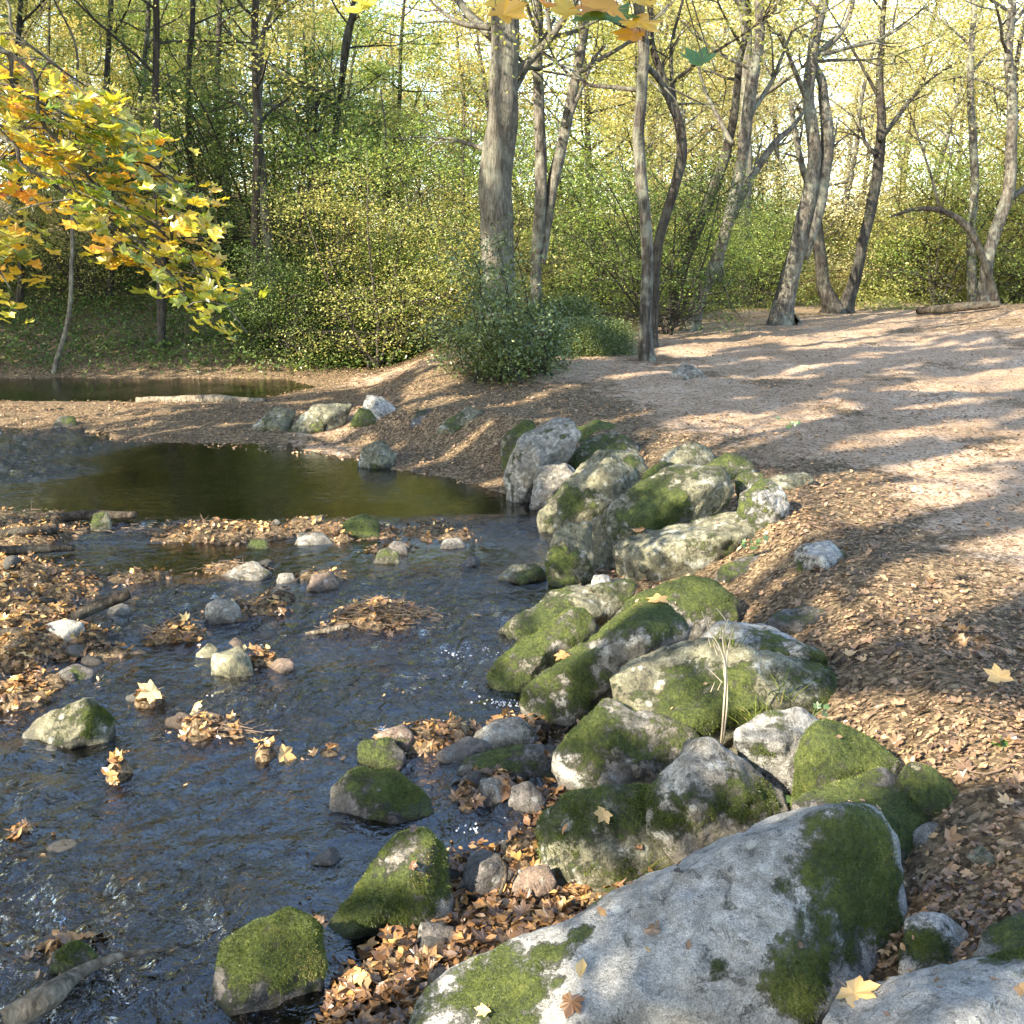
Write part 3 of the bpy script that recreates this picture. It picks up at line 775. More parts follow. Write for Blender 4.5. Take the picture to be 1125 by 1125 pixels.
rock([(205,802),(214,780),(240,784),(250,795),(232,803)], 'pale brown stone heading a little bed of wet leaves', 'rock_warm', -.2, 0, .9, zb=0, sub=4, **W)
rock([(38,826),(50,818),(67,820),(66,828)], 'flat cobble awash at the foot of the green-topped stone', 'rock', -.4, 0, .9, zb=0, sub=4, **W)
rock([(55,1070),(62,1044),(85,1034),(107,1046),(103,1068),(80,1078)], 'dark mossy stone among sunken leaves near the pale branch', 'rock_dark', .35, .1, .9, zb=0, tufts=2500, **W)
rock([(343,948),(352,938),(367,930),(377,941),(365,950)], 'tiny black rock breaking the surface', 'rock_dark', -.2, 0, .9, zb=0, sub=4, **W)
rock([(100,584),(104,564),(120,562),(123,582)], 'mossy post-like stone at the gap in the leaf dam', 'rock_green', .5, 0, .9, zb=0, sub=4, **W)
rock([(292,735),(305,722),(322,724),(326,734),(308,740)], 'low tan stone beside the square dark boulder', 'rock_warm', -.3, 0, .9, zb=0, sub=4, **W)
rock([(215,718),(228,706),(240,712),(238,724)], 'mossy cobble leaning on the square dark boulder', 'rock_green', .2, 0, .9, zb=0, sub=4, **W)
# --- small dark stones at the inlet
rock([(412,818),(418,802),(440,793),(457,808),(448,824)], 'knobbly brown stone where the shore stones begin', 'rock_warm', .0, .1, .9, zb=.02, **W)
rock([(393,838),(403,815),(430,810),(448,830),(438,848)], 'dark stone with one green leaf, among the shore stones', 'rock_dark', .4, .2, .9, zb=0, tufts=1500, **W)
rock([(478,829),(515,808),(547,815),(542,833),(490,842)], 'smooth slate-grey stone at the mouth of the inlet', 'rock_dark', -.3, 0, .7, zb=0, p=18, **W)
rock([(518,812),(530,794),(570,788),(590,802),(583,824),(540,826)], 'dull grey block behind the slate-grey stone', 'rock', -.2, 0, .8, zb=.04, p=18, **W)
rock([(490,845),(530,828),(598,818),(608,842),(545,856)], 'dark green-skinned bar of stone lying across the inlet', 'rock_dark', .4, .1, .5, zb=.02, tufts=1500, **W)
rock([(518,884),(528,856),(548,849),(562,870),(552,886)], 'wedge of grey stone under a curled brown leaf', 'rock', -.2, 0, .9, zb=.0, p=20, **W)
rock([(558,888),(567,862),(585,857),(602,880),(592,898)], 'round dark stone beside the wedge of grey stone', 'rock_dark', -.2, 0, .9, zb=.0, **W)
rock([(506,976),(520,944),(546,938),(566,962),(556,984),(520,988)], 'sharp-ridged dark stone in the leaf-filled inlet', 'rock_dark', .0, .1, .9, zb=.02, p=20, feats=[(536,950,.1)], **W)
rock([(562,978),(573,955),(600,949),(611,970),(597,988)], 'rust-brown stone resting on the inlet leaves', 'rock_warm', -.4, 0, .9, zb=.05, p=14, **W)
rock([(458,1040),(470,1014),(495,1017),(503,1040),(482,1052)], 'black wet stone sunk among orange leaves', 'rock_dark', -.4, 0, .9, zb=.0, **W)
# --- far shore of the pool
rock([(273,470),(300,447),(326,452),(311,474)], 'green-grey rock at the far end of the bar, beside the leaning slab', 'rock_green', .25, 0, .8, **W)
rock([(316,473),(345,444),(388,444),(372,464),(335,476)], 'leaning slab on the far shore with a sunlit edge', 'rock_green', .1, .1, .7, p=18, **W)
rock([(383,464),(395,447),(412,452),(410,466)], 'mossy stone tucked under the white stone of the far shore', 'rock_green', .5, .2, .8, **W)
rock([(398,452),(402,433),(420,436),(440,453),(415,461)], 'white pointed stone standing on the far shore', 'rock_pale', -.1, -.1, .9, p=18, **W)
rock([(452,474),(459,450),(480,449),(487,468)], 'dark blunt stone halfway up the sandy point', 'rock_dark', .1, 0, .9, **W)
rock([(478,470),(500,455),(522,450),(538,456),(520,470),(498,476)], 'flat olive stone beside the dark blunt one on the sandy point', 'rock_green', .3, .1, .7, **W)
rock([(391,514),(400,490),(420,482),(436,500),(424,517)], 'green stone at the lip of the pool', 'rock_green', .35, .1, .9, **W)
rock([(57,471),(64,458),(82,457),(87,471)], 'dark mossy hummock of stone on the far gravel bar', 'rock_dark', .35, .2, .9, **W)
rock([(98,491),(104,484),(112,486),(111,492)], 'tiny white stone at the far corner of the pool', 'rock_pale', -.4, 0, .9, sub=3, **W)
rock([(735,412),(748,400),(766,402),(775,413),(750,418)], 'low grey stone behind the slender dark trunk at the bush', 'rock', .1, 0, .8, sub=4, **W)
# --- loose cobbles round the leaf beds and along the shore
def cobbles():
    r = np.random.default_rng(21)
    src = []
    for k in range(6):
        D, Fc = ICO[3]
        pts = r.normal(size=(14, 3)); pts /= np.linalg.norm(pts, axis=1)[:, None]
        pts *= np.array([1, r.uniform(.6, .95), r.uniform(.45, .75)])
        c, Nn, Dd = hull_planes(pts)
        q = np.maximum(D @ Nn.T, 0) / Dd[None, :]
        V = D * ((q ** 12).sum(1) ** (-1 / 12))[:, None]
        V = V * (1 + .06 * fbm(V * 2 + k * 7, 3))[:, None]
        src.append((V, Fc))
    spots = []
    for cx, cy, rx, ry, top in ISLW:
        for _ in range(3):
            a = r.uniform(0, 6.28)
            spots.append((cx + rx * .8 * math.cos(a), cy + ry * .8 * math.sin(a), r.uniform(.035, .085)))
    for _ in range(40):
        px, py = r.uniform(10, 560), r.uniform(610, 1100)
        p = at_z(px, py)
        spots.append((p[0], p[1], r.uniform(.03, .07)))
    for _ in range(26):
        px, py = r.uniform(480, 640), r.uniform(790, 1010)
        p = at_z(px, py)
        spots.append((p[0], p[1], r.uniform(.03, .06)))
    first = {}
    for n, (x, y, s) in enumerate(spots):
        k = n % 6
        kind = ('rock_dark', 'rock', 'rock_warm')[n % 3]
        key = (k, kind)
        V, Fc = src[k]
        z = max(ground_z(x, y), -.06)
        if key not in first:
            me = mk_data('stone', V, [Fc], M[kind], {'moss': np.full(len(V), -.5), 'wet': np.clip(.9 - .8 * (V[:, 2] + .3), 0, 1)})
            first[key] = me
        o = bpy.data.objects.new('stone', first[key])
        link(o)
        o.location = (x, y, z + s * .15)
        o.scale = (s, s, s)
        o.rotation_euler = (r.uniform(-.3, .3), r.uniform(-.3, .3), r.uniform(0, 6.28))
        tag(o, ('small dark wet cobble scattered in the shallow water or leaf beds', 'small grey cobble scattered in the shallow water or leaf beds', 'small brown cobble scattered in the shallow water or leaf beds')[n % 3],
            'stone', 'small cobbles in the stream bed')
cobbles()

# ------------------------------------------------------------------ driftwood
def stick(pts, radii, label, mat='deadwood', name='branch', cat='branch', seed=0, sides=9, twigs=()):
    P = np.array(pts, float)
    n = 26
    Pn = resample(P, n)
    L = np.linalg.norm(Pn[-1] - Pn[0])
    Pn = Pn + .012 * L * np.c_[fbm(Pn * 5 + seed, 2), fbm(Pn * 5 + seed + 3, 2), .5 * fbm(Pn * 5 + seed + 6, 2)]
    Rn = np.interp(np.linspace(0, 1, n), np.linspace(0, 1, len(radii)), radii) * (.62 if name == 'log' and P[0][1] < 12 else 1)
    mb = MB()
    mb.add(*tube(Pn, Rn, sides, .25, seed))
    for t, dx, dy, dz in twigs:
        a = Pn[int(t * (n - 1))]
        b = a + np.array([dx, dy, dz])
        mb.add(*tube(resample([a, (a + b) / 2 + .04 * L, b], 8), np.linspace(Rn[int(t * (n - 1))] * .6, .003, 8), 6, .1, seed))
    base = Pn.mean(0)
    o = mb.build(name, M[mat], loc=base)
    return tag(o, label, cat)
stick([at_z(150, 440, .04), at_z(230, 439, .07), at_z(292, 441, .05)], [.05, .07, .045], 'pale log lying across the head of the gravel bar by the dark pond', 'deadwood', 'log', 'log', 1)
stick([at_z(80, 680, .05), at_z(110, 664, .10), at_z(143, 653, .14)], [.05, .055, .04], 'dark log tilted up from the sunlit leaf bank behind the white stone', 'deadwood_dark', 'log', 'log', 2)
stick([at_z(-60, 700, .04), at_z(10, 697, .05), at_z(62, 688, .06)], [.035, .035, .03], 'low wet branch leading along the leaf bank to the white stone', 'deadwood_dark', 'branch', 'branch', 3)
stick([at_z(-50, 592, .06), at_z(20, 586, .08), at_z(64, 581, .06)], [.06, .07, .05], 'upper of two dark rotten logs at the end of the leaf dam', 'deadwood_dark', 'log', 'log', 4)
stick([at_z(-50, 604, .05), at_z(30, 604, .06), at_z(82, 602, .04)], [.05, .055, .04], 'lower of two dark rotten logs at the end of the leaf dam', 'deadwood_dark', 'log', 'log', 5)
stick([at_z(66, 569, .05), at_z(100, 566, .06), at_z(150, 566, .05)], [.06, .06, .05], 'dark plank-like log lying along the crest of the leaf dam', 'deadwood_dark', 'log', 'log', 6)
stick([at_z(8, 1121, .05), at_z(55, 1092, .09), at_z(85, 1070, .06), at_z(130, 1052, .05), at_z(178, 1042, .03)], [.035, .04, .02, .012, .006], 'pale peeled branch with a thin dark end in the shallow leaves', 'deadwood', 'branch', 'branch', 7)
stick([at_z(336, 697, .01), at_z(360, 692, .03), at_z(384, 687, .05)], [.012, .016, .012], 'short pale stick poking from the bristly debris mound in midstream', 'deadwood', 'stick', 'stick', 8)
stick([hit(1008, 347) + [0, 0, .1], hit(1050, 345) + [0, 0, .12], hit(1098, 340) + [0, 0, .1]], [.07, .09, .06], 'fallen trunk lying across the far end of the path', 'deadwood_dark', 'log', 'log', 9)
p0 = hit(850, 338)
stick([p0 + [0, 0, .3], p0 + [-.5, 0, .42], p0 + [-1.0, .1, .2]], [.035, .03, .015], 'dead pale branch propped at the foot of the twin pale trunks', 'deadwood', 'branch', 'branch', 10)
p0 = at_z(563, 690)
stick([at_z(548, 985, .05), at_z(556, 958, .12), at_z(548, 940, .17)], [.006, .006, .004], 'thin brown stick stuck in the leaves of the inlet', 'deadwood_dark', 'stick', 'stick', 11)

# ------------------------------------------------------------------ leaves
def maple_tpl(fine=True):
    half = [(0, 1.0), (7, .80), (13, .74), (20, .66), (29, .58), (36, .74), (42, .80), (50, .95), (57, .76), (66, .68), (76, .52), (88, .60), (100, .70), (112, .50), (130, .36), (155, .30)] if fine else \
           [(0, 1.0), (14, .72), (28, .58), (48, .95), (74, .52), (100, .68), (140, .32)]
    pts = [(math.sin(math.radians(a)) * r, math.cos(math.radians(a)) * r) for a, r in half]
    out = pts + [(0, -.12)] + [(-x, y) for x, y in reversed(pts[1:])]
    V = np.array([(0, .12, 0)] + [(x, y, 0) for x, y in out])
    n = len(out)
    Fc = np.array([[0, 1 + (i + 1) % n, 1 + i] for i in range(n)])
    V[:, 1] += .12
    # petiole
    b = len(V)
    V = np.vstack([V, [(-.014, .02, 0), (.014, .02, 0), (.03, -.55, .06)]])
    Fc = np.vstack([Fc, [[b, b + 2, b + 1]]])
    V[:, :2] *= .62
    return V, Fc
TPL_MF, TPL_M = maple_tpl(True), maple_tpl(False)
_ov = np.array([(0, -.5, 0), (.22, -.2, 0), (.26, .08, 0), (0, .5, 0), (-.26, .08, 0), (-.22, -.2, 0), (0, -.1, 0)])
TPL_OV = (_ov, np.array([[6, 0, 1], [6, 1, 2], [6, 2, 3], [6, 3, 4], [6, 4, 5], [6, 5, 0]]))
def place_leaves(tpl, C, Nrm, size, r, curl=.5):
    """n leaves of template tpl at C, facing Nrm, with random spin, fold and curl"""
    T, Fc = tpl
    n, k = len(C), len(T)
    Nrm = Nrm / np.linalg.norm(Nrm, axis=1)[:, None]
    a = r.normal(size=(n, 3))
    X = np.cross(a, Nrm); X /= np.linalg.norm(X, axis=1)[:, None]
    Yv = np.cross(Nrm, X)
    c1 = r.uniform(-.4, 1.0, n) * curl
    c2 = r.uniform(-.3, 1.0, n) * curl
    c3 = r.uniform(-1, 1, n) * curl
    tx, ty = T[None, :, 0], T[None, :, 1]
    z = c1[:, None] * (tx ** 2 + ty ** 2) + c2[:, None] * abs(tx) * .6 + c3[:, None] * tx * ty + T[None, :, 2] + curl * .10 * np.sin(tx * 9 + c3[:, None] * 9) * np.sin(ty * 8)
    V = C[:, None, :] + size[:, None, None] * (tx[..., None] * X[:, None, :] + ty[..., None] * Yv[:, None, :] + z[..., None] * Nrm[:, None, :])
    Fa = (Fc[None] + (np.arange(n) * k)[:, None, None]).reshape(-1, 3)
    return V.reshape(-1, 3), Fa, k
def leaf_cloud(C, Nrm, size, r, asp=.55):
    n = len(C)
    Nrm = Nrm / np.linalg.norm(Nrm, axis=1)[:, None]
    X = np.cross(r.normal(size=(n, 3)), Nrm); X /= np.linalg.norm(X, axis=1)[:, None]
    Yv = np.cross(Nrm, X)
    s = size[:, None]
    f = r.uniform(-.25, .25, n)[:, None]
    V = np.stack([C - Yv * s * .5, C + X * s * asp * .5 + Nrm * f * s * .5, C + Yv * s * .5, C - X * s * asp * .5 + Nrm * f * s * .5], 1).reshape(-1, 3)
    return V, np.arange(4 * n).reshape(-1, 4)

# ------------------------------------------------------------------ trees
def limb_path(a, d, L, r, up=.25, wob=.12, n=7):
    P = [np.array(a, float)]
    d = np.array(d, float); d /= np.linalg.norm(d)
    for k in range(n - 1):
        d = d + r.normal(size=3) * wob + np.array([0, 0, up * .12])
        d /= np.linalg.norm(d)
        P.append(P[-1] + d * L / (n - 1))
    return np.array(P)
def crown_on(stem, R, r, wood, lo, nl, length, csub=4, sides=6, up=.3, elev=(.1, .8), azc=None):
    """limbs and twigs from a stem; returns the points where sprays of leaves grow"""
    cl = []
    n = len(stem)
    az = r.uniform(0, 6.28)
    for k in range(nl):
        t = lo + (1 - lo) * (k + r.uniform(0, .8)) / nl
        i = min(int(t * (n - 1)), n - 1)
        az += 2.4 + r.uniform(-.5, .5)
        e = r.uniform(*elev)
        d = np.array([math.cos(az) * math.cos(e), math.sin(az) * math.cos(e), math.sin(e)])
        L = length * (1.05 - .65 * (t - lo) / (1 - lo + 1e-6)) * r.uniform(.7, 1.2)
        P = limb_path(stem[i], d, L, r, up)
        r0 = min(R[i] * .5, .02 + .022 * L)
        wood.add(*tube(P, np.linspace(r0, .008, len(P)), sides, cap=False))
        cl.append(P[-1])
        for m in range(csub):
            j = r.integers(2, len(P) - 1)
            dd = (P[j] - P[j - 1]); dd /= np.linalg.norm(dd)
            dd = dd + r.normal(size=3) * .7
            Q = limb_path(P[j], dd, L * r.uniform(.3, .55), r, up * .6, .18, 5)
            wood.add(*tube(Q, np.linspace(r0 * .45, .005, len(Q)), 4, cap=False))
            cl.append(Q[-1]); cl.append(Q[2])
    return np.array(cl)
def spray_leaves(cl, per, spread, flat, size, r, tilt=.55):
    k = len(cl)
    sc = r.uniform(.6, 1.3, k)
    hue = r.uniform(0, 1, k)
    idx = np.repeat(np.arange(k), per)
    off = r.normal(size=(len(idx), 3)) * np.array([spread, spread, spread * flat]) * sc[idx, None]
    off[:, 2] -= .12 * (off[:, 0] ** 2 + off[:, 1] ** 2) / max(spread, .1)
    C = cl[idx] + off
    Nn = np.array([0, 0, 1.0]) + r.normal(size=(len(idx), 3)) * tilt
    V, Q = leaf_cloud(C, Nn, r.uniform(.7, 1.25, len(idx)) * size, r)
    rnd = np.clip(.55 * hue[idx] + r.uniform(0, .45, len(idx)), 0, 1)
    return V, Q, np.repeat(rnd, 4)

TREES = []
def tree(label, Y, stems, leaf, bark='bark_mid', ext=4.5, crown=(10, 2.4), per=46, size=.075, spread=.36, lo=.5, seed=1, limbs=(), cat='tree', name='tree', bottom=None, low_clusters=(), group=None, drop=.12, flat=.4):
    """stems: [(px, py, half width px), ...] from the foot upward; limbs: the same for bare branches seen in the photograph"""
    r = np.random.default_rng(seed)
    wood = MB(); cls = []
    fx, fy, _ = stems[0][0]
    foot = at_y(fx, fy, Y)
    gz = ground_z(foot[0], Y)
    for si, st in enumerate(stems):
        P = [at_y(a, b, Y + .25 * si * k / max(len(st) - 1, 1)) for k, (a, b, w) in enumerate(st)]
        Rr = [w / F * Y for a, b, w in st]
        if si == 0 or st[0][1] > fy - 25:
            P[0] = P[0].copy(); P[0][2] = min(P[0][2], gz - .02)
            P.insert(0, P[0] + np.array([0, 0, -drop])); Rr.insert(0, Rr[0] * 1.35)
        d = P[-1] - P[-2]; d /= np.linalg.norm(d)
        d = d * .5 + np.array([0, 0, .5])
        Rl = Rr[-1]
        if ext and st[-1][1] < 60:
            for k in range(3):
                d2 = d + r.normal(size=3) * .18
                P.append(P[-1] + d2 / np.linalg.norm(d2) * ext / 3)
                Rr.append(Rl * (1 - .27 * (k + 1)))
        P, Rr = np.array(P), np.array(Rr)
        n = max(24, len(P) * 6)
        S = resample(P, n)
        t_old = np.linspace(0, 1, len(Rr)); t = np.linspace(0, 1, n)
        RS = np.interp(t, t_old, Rr)
        S = S + (.02 + .25 * RS[:, None]) * np.c_[fbm(S * .9 + seed, 2), fbm(S * .9 + seed + 5, 2), 0 * t] * np.minimum(1, t * 6)[:, None]
        flare = 1 + .85 * np.exp(-(S[:, 2] - S[0][2]) / (.18 + RS[0] * .6)) * (1 if si == 0 or st[0][1] > fy - 25 else 0)
        wood.add(*tube(S, RS * flare, 14, .16, seed + si))
        if ext and st[-1][1] < 60:
            cls.append(crown_on(S, RS, r, wood, lo, crown[0], crown[1]))
    for lb in limbs:
        P = resample([at_y(a, b, Y + dy) for a, b, w, dy in lb], 14)
        Rr = np.interp(np.linspace(0, 1, 14), np.linspace(0, 1, len(lb)), [w / F * Y for a, b, w, dy in lb])
        wood.add(*tube(P, Rr, 7, .1, seed))
        for m in range(5):
            j = r.integers(4, 13)
            Q = limb_path(P[j], (P[j] - P[j - 1]) / np.linalg.norm(P[j] - P[j - 1]) + r.normal(size=3) * .6, r.uniform(.4, 1.0), r, .2, .2, 5)
            wood.add(*tube(Q, np.linspace(Rr[j] * .5, .004, 5), 4, cap=False))
    root = empty(name, (foot[0], foot[1], gz), label, cat, group)
    loc = np.array([foot[0], foot[1], gz])
    wood.build('trunk', M[bark], root, loc=loc)
    for (a, b, dy, rad) in low_clusters:
        cls.append(at_y(a, b, Y + dy) + r.normal(size=(5, 3)) * rad * .5)
    if cls:
        c = np.concatenate(cls)
        V, Q, rnd = spray_leaves(c, per, spread, flat, size, r)
        mk('crown', V, [Q], M[leaf], root, {'rnd': rnd}, smooth=False, loc=loc)
    TREES.append((foot[0], foot[1]))
    return root

tree('thick grey furrowed trunk rising straight behind the evergreen bush', 15.6, [[(544, 398, 18), (544, 330, 17), (546, 200, 17.5), (552, 100, 15.5), (555, 0, 14.5)]], 'leaf_mid', 'bark_grey', 5, (9, 3.0), seed=11,
     limbs=[[(537, 165, 3, 0), (515, 158, 2.2, .3), (490, 152, 1.6, .5), (470, 165, .8, .7)], [(540, 30, 4, 0), (505, 25, 2.6, .4), (480, 8, 1.6, .6)], [(560, 110, 3, 0), (590, 55, 2.2, .3), (610, 20, 1.4, .5)], [(565, 60, 2.4, 0), (590, 75, 1.6, .3), (640, 55, 1.0, .6)]])
tree('forked tree with pale and grey stems beside the thick furrowed trunk', 17.0, [[(588, 350, 6), (590, 290, 6), (595, 200, 6.5), (592, 120, 5.5), (590, 0, 4.8)], [(596, 290, 4), (608, 200, 6), (630, 100, 5.5), (645, 10, 4)]], 'leaf_mid', 'bark_light', 4, (7, 2.2), seed=12,
     limbs=[[(636, 80, 3, 0), (660, 65, 2.5, .2), (700, 40, 1.8, .3), (735, 5, 1.2, .5)], [(622, 140, 2.5, 0), (650, 70, 1.8, .3), (665, 50, 1, .4)]])
tree('slender dark trunk standing nearest the path, its foot beside a grey stone', 15.0, [[(713, 402, 7.2), (709, 350, 6.4), (710, 260, 6.4), (702, 160, 6), (706, 60, 5.6), (702, 0, 5.4)]], 'leaf_mid', 'bark_mid', 4.5, (8, 2.4), seed=13,
     limbs=[[(707, 70, 3.5, 0), (725, 90, 3, .2), (742, 130, 2.8, .3)]])
tree('dark crooked trunk curving just behind the slender dark one', 17.5, [[(717, 345, 5), (722, 270, 5), (745, 190, 5.5), (748, 150, 5.5), (730, 90, 4.2), (715, 40, 3.2)]], 'leaf_mid', 'bark_dark', 3.5, (6, 2.0), seed=14,
     limbs=[[(745, 140, 2.5, 0), (737, 60, 2, .2), (750, 0, 1.4, .3)]])
tree('thin leaning dark trunk left of the pale leaning one', 21, [[(735, 345, 6), (752, 290, 5.5), (785, 205, 5.5), (805, 140, 4.5), (812, 70, 3.5), (822, 20, 3)]], 'leaf_mid', 'bark_dark', 3.5, (6, 2.2), seed=15)
tree('pale leaning trunk with a dark side limb at the edge of the path', 20.5, [[(758, 362, 8), (770, 325, 7.5), (793, 270, 6.5), (812, 190, 6.2), (828, 90, 6), (836, 30, 5)]], 'leaf_mid', 'bark_light', 4, (7, 2.3), seed=16,
     limbs=[[(785, 300, 4.5, 0), (808, 230, 4.5, .3), (845, 165, 4, .5), (870, 140, 2.5, .7), (885, 120, 1.5, .9)], [(795, 250, 3.5, .1), (790, 310, 3.5, .2)], [(805, 160, 3, .3), (775, 100, 2, .6), (765, 60, 1.2, .7)]])
tree('twin pale stems twisting up from one mossy foot by the path', 21.5, [[(858, 356, 11), (868, 310, 10), (880, 250, 8.5), (893, 180, 7), (890, 90, 6.2), (902, 10, 5.5)], [(882, 285, 6), (900, 220, 7.5), (908, 150, 6.5), (905, 95, 5), (896, 65, 4), (930, 25, 2.5)]], 'leaf_mid', 'bark_light', 4, (7, 2.4), seed=17,
     limbs=[[(905, 200, 3.5, .2), (915, 150, 2.5, .4)], [(890, 210, 4, .8), (878, 170, 3.5, .9), (868, 110, 2.5, 1)], [(868, 110, 2.5, 1), (885, 125, 2, .8)]])
tree('dark V-shaped tree with two diverging stems at the end of the path', 24.0, [[(918, 349, 9), (905, 310, 7), (897, 250, 6.5), (905, 190, 5.5), (912, 150, 4)], [(926, 345, 7), (945, 280, 6.2), (962, 200, 5.8), (968, 150, 5), (966, 80, 3.6), (970, 20, 2.5)]], 'leaf_gold', 'bark_dark', 3.5, (6, 2.2), seed=18, low_clusters=[(930, 30, 0, .8), (975, 5, .5, .8), (1005, 45, -.4, .8), (890, 15, .3, .7), (955, 70, .6, .7), (1020, 10, .2, .8), (1040, 90, .4, .6)],
     limbs=[[(966, 155, 3, 0), (1000, 110, 2.2, .4), (1025, 85, 1.5, .6), (1050, 70, 1, .8)], [(962, 170, 2.4, 0), (950, 155, 2, .2), (948, 140, 1.4, .3)]])
tree('pale crooked trunk bending near the end of the fallen log', 23.5, [[(1080, 343, 7), (1086, 280, 6.5), (1100, 240, 6.5), (1108, 200, 6), (1112, 130, 5.5), (1108, 60, 4.5), (1112, 10, 4)]], 'leaf_gold', 'bark_light', 3.5, (8, 2.6), seed=19,
     limbs=[[(1104, 220, 3.5, 0), (1118, 212, 3, .2), (1150, 190, 2, .4)]], low_clusters=[(1090, 40, 0, .8), (1060, 60, .4, .8), (1110, 90, .3, .7), (1030, 20, .5, .8)])
tree('thin dark sapling arched over like a hoop near the fallen log', 22.5, [[(1096, 338, 3.4), (1085, 295, 3.6), (1062, 250, 3.6), (1035, 232, 3.0), (1005, 230, 2.2), (978, 238, 1.2)]], 'leaf_mid', 'bark_dark', 0, seed=20, low_clusters=[(985, 236, 0, .3)],
     limbs=[[(1033, 232, 1.6, 0), (1022, 190, 1.3, .2), (1005, 140, 1.0, .4), (996, 115, .6, .5)]], per=14)
tree('slim whitish trunk beside the pale crooked one', 26.5, [[(1069, 338, 5), (1067, 270, 4.6), (1070, 180, 4.2), (1066, 90, 3.6), (1070, 20, 3)]], 'leaf_gold', 'bark_light', 4, (8, 2.4), seed=21)
tree('stout pale trunk in the shade behind the leaning trunks', 27, [[(820, 335, 10), (818, 270, 9), (817, 200, 8), (820, 120, 6), (818, 20, 5)]], 'leaf_mid', 'bark_grey', 4, (9, 3.0), seed=22)
# beyond the pond
tree('tall straight dark trunk on the bank beyond the pond with side branches', 19.5, [[(277, 400, 4.5), (279, 330, 4.6), (281, 240, 4.6), (283, 150, 4.2), (281, 60, 3.8), (281, 0, 3.4)]], 'leaf_mid', 'bark_dark', 2, (9, 2.4), seed=23,
     limbs=[[(282, 140, 2, 0), (300, 120, 1.4, .3), (318, 108, .8, .5)], [(280, 135, 2, 0), (262, 115, 1.4, .3), (250, 112, .8, .4)], [(282, 60, 2, 0), (255, 40, 1.3, .4), (240, 20, .9, .5)]])
tree('grey trunk half merged with the tall straight dark one beyond the pond', 20.5, [[(302, 320, 5.5), (293, 260, 5), (287, 190, 4.2), (285, 120, 3.2), (290, 40, 2.4)]], 'leaf_mid', 'bark_mid', 2, (7, 2.2), seed=24)
tree('slim dark trunk rising behind the yellow maple boughs', 19.2, [[(174, 404, 5), (178, 340, 4.5), (176, 250, 4), (172, 150, 3.8), (171, 60, 3.4), (172, 0, 3.2)]], 'leaf_mid', 'bark_dark', 2, (8, 2.4), seed=25)
tree('thin bowed sapling with a sunlit stem at the edge of the dark pond', 18.3, [[(58, 422, 2.8), (66, 385, 2.6), (76, 340, 2.4), (79, 280, 2.2), (78, 200, 1.8), (80, 120, 1.4), (84, 50, 1.2)]], 'leaf_mid', 'bark_light', 3, (7, 1.6), seed=26)
tree('dark forked tree on the bank top with a crooked hanging limb', 23, [[(358, 300, 6), (354, 262, 5.2), (352, 230, 4.4), (362, 190, 3.6), (372, 120, 3), (380, 40, 2.4)]], 'leaf_mid', 'bark_dark', 2, (8, 2.4), seed=27,
     limbs=[[(352, 250, 2.4, 0), (330, 262, 2, .3), (305, 248, 1.4, .5)], [(376, 90, 2.6, -.6), (384, 40, 2.4, -.8), (390, 15, 2, -1)], [(374, 95, 2, -.6), (350, 110, 1.6, -.6), (346, 145, 1.2, -.6)]])
for px, Yt, sd in ((210, 24, 41), (120, 22, 42), (240, 26, 43), (20, 21.5, 44)):
    base = hit(px, 392)
    g = ground_z(at_y(px, 300, Yt)[0], Yt)
    v = (H - g) / Yt
    py = 562.5 - F * ((ST - v * CT) / (CT + v * ST)) if False else 562.5 + F * math.tan(math.atan2(H - g, Yt) - TH)
    tree('slim dark trunk standing deep in the shade of the bank beyond the pond', Yt, [[(px, py, 3.6), (px + 3, 240, 3.3), (px - 3, 120, 2.9), (px + 2, 0, 2.5)]], 'leaf_mid' if sd % 2 else 'leaf_yellow', 'bark_dark', 2, (8, 2.2), seed=sd,
         group='slim trunks on the shaded bank')

# --- trees of the wood behind: a few kinds, copied
def wood_proto(seed, h, r0, lo, nl, length, per, size, spread, flat=.45, stems=1, elev=(.0, .7)):
    r = np.random.default_rng(seed)
    wood = MB(); cls = []
    for s in range(stems):
        d = np.array([r.normal() * .12, r.normal() * .12, 1.0]) if stems == 1 else np.array([r.normal() * .4, r.normal() * .4, 1.0])
        P = limb_path((r.normal() * .08 * (stems > 1), r.normal() * .08 * (stems > 1), -.15), d, h * r.uniform(.8, 1), r, .5, .07, 9)
        S = resample(P, 22)
        R = np.linspace(r0, r0 * .25, 22) * (1 + .5 * np.exp(-np.arange(22) / 1.5))
        wood.add(*tube(S, R, 9, .12, seed + s))
        cls.append(crown_on(S, R, r, wood, lo, nl, length, 4, 5, .2, elev))
    c = np.concatenate(cls)
    V, Q, rnd = spray_leaves(c, per, spread, flat, size, r)
    wv, wf, wa = wood.arrays()
    return (mk_data('trunk', wv, wf, None), mk_data('crown', V, [Q], None, {'rnd': rnd}, smooth=False))
